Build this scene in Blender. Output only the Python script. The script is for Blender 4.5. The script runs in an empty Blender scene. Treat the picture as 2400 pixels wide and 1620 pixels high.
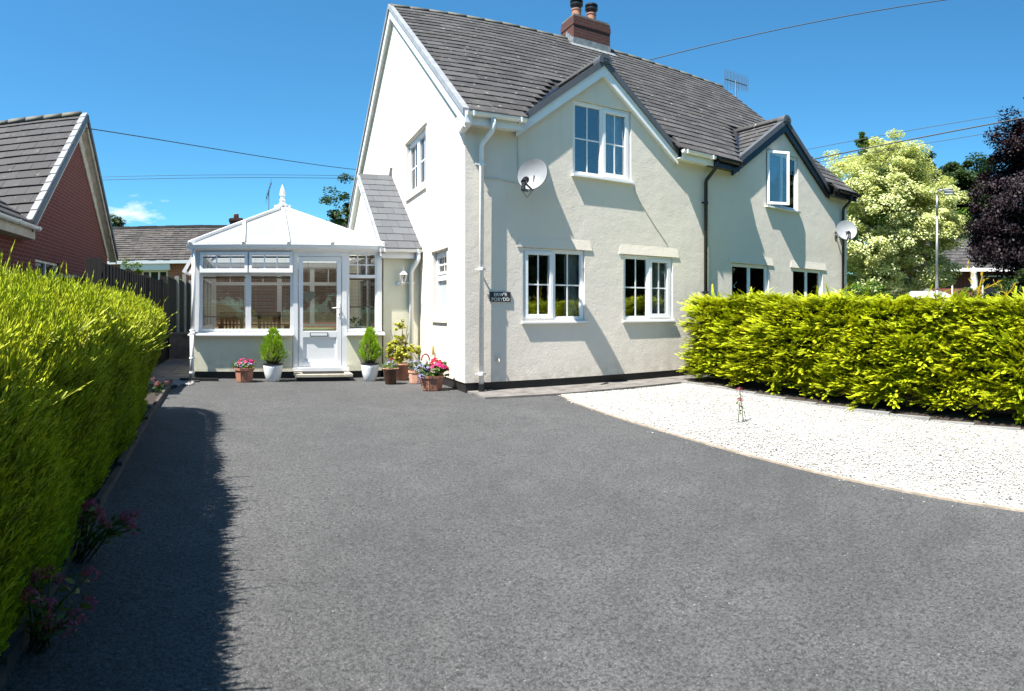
import bpy, bmesh, math, random
import numpy as np
from mathutils import Vector, Matrix
from mathutils.geometry import tessellate_polygon

random.seed(7); RNG = np.random.default_rng(7)
C = bpy.context.scene.collection
SC = bpy.context.scene
R = math.radians
EYE = 1.45                      # all z below are measured from eye level; the builder lifts them by EYE

# ------------------------------------------------------------------ camera, world, sun, exposure
cam_d = bpy.data.cameras.new('camera'); cam = bpy.data.objects.new('camera', cam_d); C.objects.link(cam)
FPX = 1420.0
cam_d.type = 'PANO'; cam_d.panorama_type = 'CENTRAL_CYLINDRICAL'      # the photograph is a phone panorama
cam_d.central_cylindrical_range_u_min = -1200/FPX; cam_d.central_cylindrical_range_u_max = 1200/FPX
cam_d.central_cylindrical_range_v_min = -892/FPX;  cam_d.central_cylindrical_range_v_max = 728/FPX
cam_d.central_cylindrical_radius = 1.0
cam_d.sensor_width = 36; cam_d.lens = 16.0
cam_d.clip_start = 0.05; cam_d.clip_end = 3000
cam.location = (0, 0, EYE); cam.rotation_euler = (R(90), 0, -605/FPX)
SC.camera = cam

SUN = Vector((-3.36, -1.0, 6.0)).normalized()
W = bpy.data.worlds.new("World"); SC.world = W; W.use_nodes = True
nt = W.node_tree; nt.nodes.clear()
wo = nt.nodes.new('ShaderNodeOutputWorld'); bg = nt.nodes.new('ShaderNodeBackground')
sky = nt.nodes.new('ShaderNodeTexSky'); sky.sky_type = 'NISHITA'; sky.sun_disc = False
sky.sun_elevation = math.asin(SUN.z); sky.sun_rotation = math.atan2(SUN.x, SUN.y)
sky.altitude = 250; sky.air_density = 1.0; sky.dust_density = 0.35; sky.ozone_density = 1.6
bg.inputs['Strength'].default_value = 0.065
# small fair-weather clouds low over the rear bungalow (part of the sky itself)
tc = nt.nodes.new('ShaderNodeTexCoord')
def wmath(op, a, b=None, c=None):
    n = nt.nodes.new('ShaderNodeMath'); n.operation = op
    for i, v in enumerate((a, b, c)):
        if v is None: continue
        if isinstance(v, (int, float)): n.inputs[i].default_value = v
        else: nt.links.new(v, n.inputs[i])
    return n.outputs[0]
sep = nt.nodes.new('ShaderNodeSeparateXYZ'); nt.links.new(tc.outputs['Generated'], sep.inputs[0])
mp = nt.nodes.new('ShaderNodeMapping'); mp.inputs['Scale'].default_value = (9, 9, 30); mp.inputs['Location'].default_value = (3.1, 0.4, 1.7)
nt.links.new(tc.outputs['Generated'], mp.inputs[0])
nz = nt.nodes.new('ShaderNodeTexNoise'); nz.inputs['Scale'].default_value = 1.6; nz.inputs['Detail'].default_value = 7; nz.inputs['Roughness'].default_value = .55
nt.links.new(mp.outputs[0], nz.inputs['Vector'])
def bump_fn(val, c, w):            # 1 at c falling to 0 at c +- w
    d = wmath('ABSOLUTE', wmath('SUBTRACT', val, c)); return wmath('MAXIMUM', wmath('SUBTRACT', 1.0, wmath('DIVIDE', d, w)), 0.0)
az = wmath('ARCTAN2', sep.outputs[0], sep.outputs[1])
m1 = wmath('MULTIPLY', bump_fn(az, -.20, .10), bump_fn(sep.outputs[2], .158, .036))
m2 = wmath('MULTIPLY', wmath('MULTIPLY', bump_fn(az, -.035, .06), bump_fn(sep.outputs[2], .166, .03)), .55)
m = wmath('ADD', m1, m2)
cl = wmath('MULTIPLY', wmath('SUBTRACT', wmath('ADD', wmath('MULTIPLY', m, .75), wmath('MULTIPLY', nz.outputs['Fac'], 1.7)), 1.22), 2.4)
cl = wmath('MINIMUM', wmath('MAXIMUM', wmath('MULTIPLY', cl, wmath('MINIMUM', wmath('MULTIPLY', m, 6), 1.0)), 0.0), .9)
mx = nt.nodes.new('ShaderNodeMix'); mx.data_type = 'RGBA'
nt.links.new(cl, mx.inputs['Factor'])
hs = nt.nodes.new('ShaderNodeHueSaturation'); hs.inputs['Saturation'].default_value = 1.12; hs.inputs['Value'].default_value = 1.0
nt.links.new(sky.outputs[0], hs.inputs['Color']); 
ti = nt.nodes.new('ShaderNodeMix'); ti.data_type = 'RGBA'; ti.blend_type = 'MULTIPLY'; ti.inputs[0].default_value = 1; ti.inputs[7].default_value = (.52, 1.06, 1.18, 1)
nt.links.new(hs.outputs[0], ti.inputs[6]); nt.links.new(ti.outputs[2], mx.inputs[6])
mx.inputs[7].default_value = (7.5, 7.9, 8.3, 1)
nt.links.new(mx.outputs[2], bg.inputs['Color']); nt.links.new(bg.outputs[0], wo.inputs['Surface'])

sd = bpy.data.lights.new('sun', 'SUN'); sd.energy = 5.0; sd.angle = R(0.53); sd.color = (1.0, .955, .88)
so = bpy.data.objects.new('sun', sd); C.objects.link(so); so.rotation_euler = SUN.to_track_quat('Z', 'Y').to_euler(); so.location = (-10, -4, 25)

SC.view_settings.view_transform = 'Standard'; SC.view_settings.look = 'None'; SC.view_settings.gamma = 1.0
SC.view_settings.exposure = 1.40
SC.render.engine = 'CYCLES'
SC.cycles.max_bounces = 8; SC.cycles.transparent_max_bounces = 16; SC.cycles.diffuse_bounces = 2; SC.cycles.use_denoising = True
try: SC.cycles.denoiser = 'OPENIMAGEDENOISE'
except Exception: pass
SC.cycles.sample_clamp_indirect = 6

# ------------------------------------------------------------------ materials
def newmat(name):
    m = bpy.data.materials.new(name); m.use_nodes = True; t = m.node_tree; b = t.nodes['Principled BSDF']; return m, t, b
def node(t, kind, **kw):
    n = t.nodes.new(kind)
    for k, v in kw.items():
        if k in n.inputs: n.inputs[k].default_value = v
        else: setattr(n, k, v)
    return n
def mixc(t, fac, a, b, blend='MIX'):
    n = t.nodes.new('ShaderNodeMix'); n.data_type = 'RGBA'; n.blend_type = blend
    for s, v in ((0, fac), (6, a), (7, b)):
        if hasattr(v, 'is_output'): t.links.new(v, n.inputs[s])
        elif s == 0: n.inputs[0].default_value = v
        else: n.inputs[s].default_value = (*v[:3], 1)
    return n.outputs[2]
def ramp(t, src, stops):
    n = t.nodes.new('ShaderNodeValToRGB'); e = n.color_ramp.elements
    while len(e) < len(stops): e.new(.5)
    for el, (p, c) in zip(e, stops):
        el.position = p; el.color = (c, c, c, 1) if isinstance(c, (int, float)) else (*c, 1)
    t.links.new(src, n.inputs[0]); return n.outputs[0]
def noise(t, scale, detail=4, rough=.55, coord='Object', dist=0, vec=None):
    n = node(t, 'ShaderNodeTexNoise', Scale=scale, Detail=detail, Roughness=rough, Distortion=dist)
    if vec is None:
        c = t.nodes.new('ShaderNodeTexCoord'); vec = c.outputs[coord]
    t.links.new(vec, n.inputs['Vector']); return n.outputs['Fac']
def objvec(t, scale=(1, 1, 1), rot=(0, 0, 0)):
    c = t.nodes.new('ShaderNodeTexCoord'); mpn = node(t, 'ShaderNodeMapping'); mpn.inputs['Scale'].default_value = scale; mpn.inputs['Rotation'].default_value = rot
    t.links.new(c.outputs['Object'], mpn.inputs[0]); return mpn.outputs[0]
def bump(t, b, h, dist, strength=1.0, prev=None):
    n = node(t, 'ShaderNodeBump', Strength=strength, Distance=dist); t.links.new(h, n.inputs['Height'])
    if prev is not None: t.links.new(prev.outputs[0], n.inputs['Normal'])
    t.links.new(n.outputs[0], b.inputs['Normal']); return n
def plain(name, col, rough=.5, var=.12, scale=6, bscale=0, bdist=.001, spec=.5, metal=0):
    m, t, b = newmat(name); b.inputs['Roughness'].default_value = rough; b.inputs['Specular IOR Level'].default_value = spec; b.inputs['Metallic'].default_value = metal
    f = noise(t, scale, 5)
    lo = tuple(c*(1-var) for c in col); hi = tuple(min(1, c*(1+var)) for c in col)
    t.links.new(mixc(t, ramp(t, f, [(.3, 0.), (.7, 1.)]), lo, hi), b.inputs['Base Color'])
    if bscale: bump(t, b, noise(t, bscale, 3), bdist)
    return m

def stucco_mat(name, col, rough_strength=.006):
    m, t, b = newmat(name); b.inputs['Roughness'].default_value = .9; b.inputs['Specular IOR Level'].default_value = .25
    big = noise(t, .8, 4); mid = noise(t, 5, 4)
    c = mixc(t, ramp(t, big, [(.35, 0.), (.7, 1.)]), tuple(x*.94 for x in col), col)
    c = mixc(t, ramp(t, mid, [(.55, 0.), (.8, .25)]), c, tuple(x*.86 for x in col))
    # rain streaks and a splash of dirt along the foot of the wall (stains with a shape of their own)
    st = noise(t, 1, 5, .6, vec=objvec(t, (5, 5, .35))); c = mixc(t, ramp(t, st, [(.56, 0.), (.75, .22)]), c, tuple(x*y for x, y in zip(col, (.74, .73, .70))))
    tcs = t.nodes.new('ShaderNodeTexCoord'); sx = t.nodes.new('ShaderNodeSeparateXYZ'); t.links.new(tcs.outputs['Object'], sx.inputs[0])
    mr = node(t, 'ShaderNodeMapRange'); mr.inputs['From Min'].default_value = .55; mr.inputs['From Max'].default_value = .14; t.links.new(sx.outputs[2], mr.inputs['Value'])
    mm = t.nodes.new('ShaderNodeMath'); mm.operation = 'MULTIPLY'; t.links.new(mr.outputs[0], mm.inputs[0]); t.links.new(ramp(t, noise(t, 6, 6, .7), [(.42, 0.), (.72, .55)]), mm.inputs[1])
    c = mixc(t, mm.outputs[0], c, (.30, .27, .22))
    t.links.new(c, b.inputs['Base Color'])
    h1 = noise(t, 30, 4, .65, dist=.5); h2 = noise(t, 7, 2); h3 = noise(t, 1.3, 2)
    b1 = bump(t, b, h1, rough_strength, .75); b2 = bump(t, b, h2, .007, .5, b1); bump(t, b, h3, .025, .4, b2)
    return m
M = {}
M['stucco'] = stucco_mat('cream_roughcast', (.745, .675, .585), .005)
M['smooth_render'] = stucco_mat('cream_smooth_render', (.78, .75, .58), .0015)
M['plinth'] = plain('black_bitumen_paint', (.012, .012, .013), .55, .3, 8, 30, .003)
M['upvc'] = plain('white_upvc', (.80, .805, .81), .32, .03, 3)
M['white_gutter'] = plain('white_plastic_gutter', (.80, .80, .79), .35, .08, 5)
M['black_paint'] = plain('black_gloss', (.012, .012, .014), .25, .3, 6)
M['grey_verge'] = plain('grey_plastic_verge', (.085, .09, .10), .5, .12, 5)
M['pale_verge'] = plain('pale_cement_verge', (.24, .25, .265), .7, .2, 7, 20, .003)
M['lead'] = plain('lead_flashing', (.19, .20, .205), .55, .3, 9)
M['concrete'] = plain('concrete', (.15, .138, .128), .9, .38, 5, 60, .004)
M['post'] = plain('concrete_post', (.32, .31, .29), .9, .2, 6, 50, .003)
M['timber_edge'] = plain('weathered_timber_edge', (.34, .28, .22), .85, .3, 14, 40, .003)
M['stone_edge'] = plain('grey_stone_edging', (.21, .21, .205), .9, .2, 5, 40, .004)
M['kerb'] = plain('dark_weathered_kerb', (.07, .062, .055), .9, .3, 7, 40, .003)
M['metal'] = plain('galvanised_steel', (.27, .28, .29), .45, .12, 8, metal=.7)
M['dark_metal'] = plain('dark_aluminium', (.10, .105, .11), .5, .2, 9, metal=.5)
M['dish_face'] = plain('light_grey_dish', (.25, .26, .27), .45, .06, 8)
M['black_plastic'] = plain('black_plastic', (.015, .015, .017), .4, .2, 9)
M['grey_plastic'] = plain('grey_plastic', (.09, .10, .11), .45, .2, 9)
M['cable'] = plain('black_cable', (.02, .022, .025), .5, .2, 4)
M['terracotta'] = plain('terracotta', (.33, .15, .095), .75, .2, 14, 60, .002)
M['pale_terracotta'] = plain('pale_terracotta', (.55, .30, .21), .8, .15, 12)
M['planter'] = plain('brown_plastic_planter', (.26, .12, .08), .5, .12, 10)
M['glaze'] = plain('dark_brown_glaze', (.05, .022, .012), .18, .5, 7)
M['white_pot'] = plain('white_ceramic', (.74, .76, .77), .3, .04, 6)
M['soil'] = plain('dark_soil', (.03, .022, .016), .95, .4, 20, 60, .01)
M['mat'] = plain('rubber_mat', (.03, .03, .032), .8, .4, 40, 120, .004)
M['step'] = plain('buff_step', (.42, .37, .29), .85, .2, 10, 60, .003)
M['fence'] = None
M['wood_chair'] = plain('orange_oak', (.46, .22, .08), .45, .25, 12)
M['blind'] = plain('brown_slats', (.36, .29, .22), .5, .15, 12)
M['room'] = plain('room_plaster', (.50, .48, .44), .9, .05, 3)
M['room_floor'] = plain('room_floor', (.30, .24, .18), .5, .2, 4)
M['curtain'] = plain('pale_curtain', (.66, .68, .68), .9, .1, 6)
M['soffit'] = plain('weathered_soffit', (.50, .45, .38), .8, .2, 6)
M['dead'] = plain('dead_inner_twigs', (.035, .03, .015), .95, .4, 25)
M['bark'] = plain('bark', (.10, .075, .055), .9, .3, 12, 30, .02)
M['red_plastic'] = plain('maroon_glass', (.20, .01, .02), .25, .2, 8)
M['gold_wicker'] = plain('golden_stake', (.50, .36, .16), .6, .2, 20)
M['slate_plaque'] = plain('dark_slate', (.02, .022, .026), .4, .25, 14)
M['letter_white'] = plain('white_lettering', (.80, .80, .78), .5, .03, 8)
M['car_paint'] = plain('white_car_paint', (.75, .76, .77), .18, .02, 3)
M['tyre'] = plain('tyre_rubber', (.02, .02, .02), .8, .2, 8)
M['stone'] = plain('grey_rubble_stone', (.30, .28, .26), .95, .45, 4, 8, .04)
M['heart'] = plain('cream_heart', (.62, .55, .42), .7, .15, 12)

def glass_mat(name, base, tint=(1, 1, 1), rough=.0):
    m = bpy.data.materials.new(name); m.use_nodes = True; t = m.node_tree; t.nodes.clear()
    o = t.nodes.new('ShaderNodeOutputMaterial'); tr = node(t, 'ShaderNodeBsdfTransparent'); tr.inputs[0].default_value = (*tint, 1)
    gl = node(t, 'ShaderNodeBsdfGlossy', Roughness=rough); fr = node(t, 'ShaderNodeFresnel', IOR=1.5)
    # slightly wavy float glass
    bp = node(t, 'ShaderNodeBump', Strength=.25, Distance=.004); t.links.new(noise(t, 1.7, 1), bp.inputs['Height']); t.links.new(bp.outputs[0], gl.inputs['Normal'])
    a = t.nodes.new('ShaderNodeMath'); a.operation = 'MULTIPLY_ADD'; t.links.new(fr.outputs[0], a.inputs[0]); a.inputs[1].default_value = 1.2; a.inputs[2].default_value = base
    a.use_clamp = True
    mx = t.nodes.new('ShaderNodeMixShader'); t.links.new(a.outputs[0], mx.inputs[0]); t.links.new(tr.outputs[0], mx.inputs[1]); t.links.new(gl.outputs[0], mx.inputs[2]); t.links.new(mx.outputs[0], o.inputs[0])
    return m
M['glass'] = glass_mat('window_glass', .10, (.86, .9, .9))
M['clear_glass'] = glass_mat('conservatory_glass', .0, (1, .985, .96))
M['dark_glass'] = plain('far_window_glass', (.02, .024, .03), .06, .2, 2)
M['frosted'] = plain('frosted_glass', (.42, .47, .48), .25, .06, 4)

def poly_mat():
    m, t, b = newmat('polycarbonate_sheet'); b.inputs['Roughness'].default_value = .35
    vec = objvec(t); w = node(t, 'ShaderNodeTexWave', Scale=14.0); w.bands_direction = 'X'; t.links.new(vec, w.inputs[0])
    c = mixc(t, w.outputs['Fac'], (.41, .43, .435), (.48, .495, .50)); t.links.new(c, b.inputs['Base Color'])
    tl = node(t, 'ShaderNodeBsdfTranslucent'); tl.inputs[0].default_value = (.62, .64, .65, 1)
    mx = t.nodes.new('ShaderNodeMixShader'); mx.inputs[0].default_value = .38
    o = t.nodes['Material Output']; t.links.new(b.outputs[0], mx.inputs[1]); t.links.new(tl.outputs[0], mx.inputs[2]); t.links.new(mx.outputs[0], o.inputs[0]); return m
M['polycarb'] = poly_mat()

def tile_mat(name, col, lichen=.5, rnd=.25, warm=(.16, .13, .10)):
    m, t, b = newmat(name); b.inputs['Roughness'].default_value = .8; b.inputs['Specular IOR Level'].default_value = .35
    at = node(t, 'ShaderNodeAttribute', attribute_name='rnd')
    c = mixc(t, at.outputs['Fac'], tuple(x*(1-rnd) for x in col), tuple(x*(1+rnd) for x in col))
    c = mixc(t, ramp(t, noise(t, 1.1, 5), [(.45, 0.), (.75, .5)]), c, warm)
    c = mixc(t, ramp(t, noise(t, 9, 6, .65), [(.62, 0.), (.70, lichen)]), c, (.34, .33, .30))
    c = mixc(t, ramp(t, noise(t, 13, 4, .6, vec=objvec(t, (1, 1, 1), (0, 0, 1))), [(.66, 0.), (.72, .8)]), c, (.012, .012, .012))
    t.links.new(c, b.inputs['Base Color']); bump(t, b, noise(t, 60, 3), .002, .8); return m
M['tile'] = tile_mat('brown_grey_concrete_tile', (.056, .053, .0525), .95, .32, (.062, .054, .047))
M['tile_dark'] = tile_mat('dark_grey_tile', (.048, .046, .047), .4, .18, (.055, .048, .045))
M['slate'] = tile_mat('grey_slate', (.095, .10, .11), .12, .14, (.10, .105, .11))
M['tile_far'] = tile_mat('weathered_far_tile', (.065, .058, .053), .3, .25)
M['deck'] = plain('roof_underlay', (.012, .012, .013), .95, .2, 4)
M['ridge_moss'] = tile_mat('ridge_tile_with_lichen', (.11, .105, .085), .8, .2, (.16, .15, .09))

def brick_mat(name, c1, c2, mortar):
    m, t, b = newmat(name); b.inputs['Roughness'].default_value = .9
    c = t.nodes.new('ShaderNodeTexCoord'); s = t.nodes.new('ShaderNodeSeparateXYZ'); t.links.new(c.outputs['Object'], s.inputs[0])
    a = t.nodes.new('ShaderNodeMath'); t.links.new(s.outputs[0], a.inputs[0]); t.links.new(s.outputs[1], a.inputs[1])
    k = t.nodes.new('ShaderNodeCombineXYZ'); t.links.new(a.outputs[0], k.inputs[0]); t.links.new(s.outputs[2], k.inputs[1])
    br = node(t, 'ShaderNodeTexBrick', Scale=1.0); br.inputs['Brick Width'].default_value = .225; br.inputs['Row Height'].default_value = .075; br.inputs['Mortar Size'].default_value = .007
    br.inputs['Color1'].default_value = (*c1, 1); br.inputs['Color2'].default_value = (*c2, 1); br.inputs['Mortar'].default_value = (*mortar, 1); br.inputs['Bias'].default_value = 0
    t.links.new(k.outputs[0], br.inputs['Vector'])
    col = mixc(t, ramp(t, noise(t, 14, 4), [(.4, 0.), (.75, .35)]), br.outputs['Color'], tuple(x*.55 for x in c1))
    t.links.new(col, b.inputs['Base Color'])
    inv = t.nodes.new('ShaderNodeMath'); inv.operation = 'SUBTRACT'; inv.inputs[0].default_value = 1; t.links.new(br.outputs['Fac'], inv.inputs[1])
    bump(t, b, inv.outputs[0], .006, .8); return m
M['brick'] = brick_mat('red_brick', (.17, .036, .026), (.135, .028, .022), (.20, .13, .11))
M['brick_far'] = brick_mat('orange_brick', (.40, .13, .075), (.33, .10, .06), (.40, .33, .27))
M['brick_chimney'] = brick_mat('chimney_brick', (.095, .028, .021), (.07, .021, .017), (.075, .055, .048))

def fence_mat():
    m, t, b = newmat('dark_stained_fence'); b.inputs['Roughness'].default_value = .85
    f = noise(t, 1, 5, vec=objvec(t, (3, 26, 1.2)))
    t.links.new(mixc(t, ramp(t, f, [(.3, 0.), (.75, 1.)]), (.012, .011, .010), (.032, .027, .021)), b.inputs['Base Color']); bump(t, b, f, .004); return m
M['fence'] = fence_mat()

def asphalt_mat():
    m, t, b = newmat('driveway_asphalt'); b.inputs['Roughness'].default_value = .88; b.inputs['Specular IOR Level'].default_value = .3
    v = node(t, 'ShaderNodeTexVoronoi', Scale=120.0); v.inputs['Randomness'].default_value = 1
    tcn = t.nodes.new('ShaderNodeTexCoord'); t.links.new(tcn.outputs['Object'], v.inputs['Vector'])
    bw = t.nodes.new('ShaderNodeRGBToBW'); t.links.new(v.outputs['Color'], bw.inputs[0])
    col = ramp(t, bw.outputs[0], [(.08, (.052, .052, .052)), (.5, (.082, .082, .0825)), (.86, (.108, .108, .108)), (.955, (.13, .13, .128)), (.975, (.26, .255, .245))])
    big = ramp(t, noise(t, .45, 6, .62), [(.3, (.82, .82, .83)), (.7, (1.16, 1.16, 1.15))]); col = mixc(t, 1.0, col, big, 'MULTIPLY')
    mid = ramp(t, noise(t, 3.5, 6, .7), [(.35, (.90, .90, .90)), (.7, (1.10, 1.10, 1.10))]); col = mixc(t, 1.0, col, mid, 'MULTIPLY')
    # worn pale patches, a few dark drips of oil, darker grey in the low spots of the bump
    worn = ramp(t, noise(t, 1.1, 7, .7, dist=.6), [(.56, 0.), (.72, .35)]); col = mixc(t, worn, col, (.14, .138, .132))
    oil = ramp(t, noise(t, 1.9, 3, .5, vec=objvec(t, (1, 1, 1), (0, 0, .7))), [(.70, 0.), (.76, .45)]); col = mixc(t, oil, col, (.045, .045, .046))
    gaps = ramp(t, noise(t, 48, 3, .75), [(.36, .12), (.50, 1.)]); col = mixc(t, gaps, (.030, .030, .030), col)
    t.links.new(col, b.inputs['Base Color'])
    b1 = bump(t, b, v.outputs['Distance'], .003, .6); b2 = bump(t, b, noise(t, 48, 3, .75), .011, .9, b1); bump(t, b, noise(t, 3, 3), .02, .35, b2)
    return m
M['asphalt'] = asphalt_mat()
def gravel_mat(name='white_gravel', lo=(.22, .215, .195), hi=(.44, .43, .405)):
    m, t, b = newmat(name); b.inputs['Roughness'].default_value = .85
    v = node(t, 'ShaderNodeTexVoronoi', Scale=62.0); tcn = t.nodes.new('ShaderNodeTexCoord'); t.links.new(tcn.outputs['Object'], v.inputs['Vector'])
    bw = t.nodes.new('ShaderNodeRGBToBW'); t.links.new(v.outputs['Color'], bw.inputs[0])
    col = ramp(t, bw.outputs[0], [(.12, (.09, .087, .08)), (.24, lo), (.45, tuple((a+c)/2 for a, c in zip(lo, hi))), (.8, hi)])
    t.links.new(col, b.inputs['Base Color']); bump(t, b, v.outputs['Distance'], .012, 1.0); return m
M['gravel'] = gravel_mat()
def stone_mat():
    m, t, b = newmat('white_gravel_stone'); b.inputs['Roughness'].default_value = .8
    at = node(t, 'ShaderNodeAttribute', attribute_name='rnd')
    c = ramp(t, at.outputs['Fac'], [(.0, (.055, .056, .06)), (.05, (.15, .13, .11)), (.12, (.27, .255, .22)), (.35, (.38, .37, .34)), (1., (.50, .49, .46))])
    t.links.new(c, b.inputs['Base Color']); return m
M['gravel_stone'] = stone_mat()
def grass_mat():
    m, t, b = newmat('rough_grass'); b.inputs['Roughness'].default_value = .95
    f = noise(t, 2.2, 6, .65); t.links.new(mixc(t, ramp(t, f, [(.3, 0.), (.7, 1.)]), (.05, .08, .02), (.10, .13, .035)), b.inputs['Base Color']); bump(t, b, noise(t, 20, 4), .03); return m
M['grass'] = grass_mat()

def leaf_mat(name, base, tip, trans=.35, rough=.5, var=.35, tc=None, patch=.45, pw=1.0):
    """base colour near the twig, tip colour on the new growth, per-leaf variation, light passing through the leaf"""
    m, t, b = newmat(name); b.inputs['Roughness'].default_value = rough; b.inputs['Specular IOR Level'].default_value = .3
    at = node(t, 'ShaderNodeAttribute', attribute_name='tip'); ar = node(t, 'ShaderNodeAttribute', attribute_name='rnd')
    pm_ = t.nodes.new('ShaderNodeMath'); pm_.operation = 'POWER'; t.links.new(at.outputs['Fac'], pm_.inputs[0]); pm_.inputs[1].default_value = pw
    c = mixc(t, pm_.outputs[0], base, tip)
    c2 = mixc(t, ar.outputs['Fac'], (1-var, 1-var, 1-var), (1+var, 1+var, 1+var)); c = mixc(t, 1.0, c, c2, 'MULTIPLY')
    c = mixc(t, ramp(t, noise(t, 2.3, 4, .6), [(.35, .0), (.68, patch)]), c, tuple(x*y for x, y in zip(tip, (.55, .72, .8))))
    t.links.new(c, b.inputs['Base Color'])
    tl = node(t, 'ShaderNodeBsdfTranslucent')
    t.links.new(mixc(t, 1.0, c, tc or (1.15, 1.1, .6), 'MULTIPLY'), tl.inputs[0])
    mx = t.nodes.new('ShaderNodeMixShader'); mx.inputs[0].default_value = trans; o = t.nodes['Material Output']
    t.links.new(b.outputs[0], mx.inputs[1]); t.links.new(tl.outputs[0], mx.inputs[2]); t.links.new(mx.outputs[0], o.inputs[0]); return m
M['gold_fine'] = leaf_mat('golden_green_foliage', (.022, .055, .003), (.68, .70, .018), .04, patch=.5, pw=1.7)  # golden tips are growth; the near-twig green is darkened to paint in shade
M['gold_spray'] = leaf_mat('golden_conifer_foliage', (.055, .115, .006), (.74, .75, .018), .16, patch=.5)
M['pot_conifer'] = leaf_mat('lime_conifer_foliage', (.12, .24, .010), (.42, .62, .02), .25)
M['variegated'] = leaf_mat('cream_variegated_leaves', (.38, .44, .11), (.80, .79, .43), .28, var=.2)
M['euonymus'] = leaf_mat('yellow_variegated_leaves', (.28, .32, .03), (.60, .55, .06), .3, var=.3)
M['purple'] = leaf_mat('dark_purple_leaves', (.010, .005, .007), (.028, .013, .018),   .10, rough=.6, tc=(1.2, .7, .7))
M['dark_green'] = leaf_mat('dark_green_leaves', (.022, .045, .012), (.050, .085, .020), .3)
M['mid_green'] = leaf_mat('mid_green_leaves', (.045, .085, .018), (.11, .17, .03), .3)
M['grey_green'] = leaf_mat('grey_green_leaves', (.07, .09, .04), (.15, .17, .07), .3)
M['bright_green'] = leaf_mat('fresh_green_leaves', (.06, .13, .02), (.14, .24, .03), .35)
M['red_petal'] = leaf_mat('red_petals', (.45, .012, .03), (.62, .02, .05), .25, var=.25, tc=(1.1, .8, .8))
M['pink_petal'] = leaf_mat('magenta_petals', (.55, .015, .12), (.68, .04, .20), .25, var=.25, tc=(1.1, .8, .9))
M['blue_petal'] = leaf_mat('lobelia_petals', (.14, .13, .42), (.55, .54, .72), .2, var=.3, tc=(1, 1, 1))
M['valerian_petal'] = leaf_mat('dusky_pink_blooms', (.26, .035, .06), (.40, .07, .11), .2, var=.3, tc=(1, .8, .9))
M['dry_leaf'] = leaf_mat('bronze_gold_shoot', (.35, .22, .02), (.62, .42, .03), .3)

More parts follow.
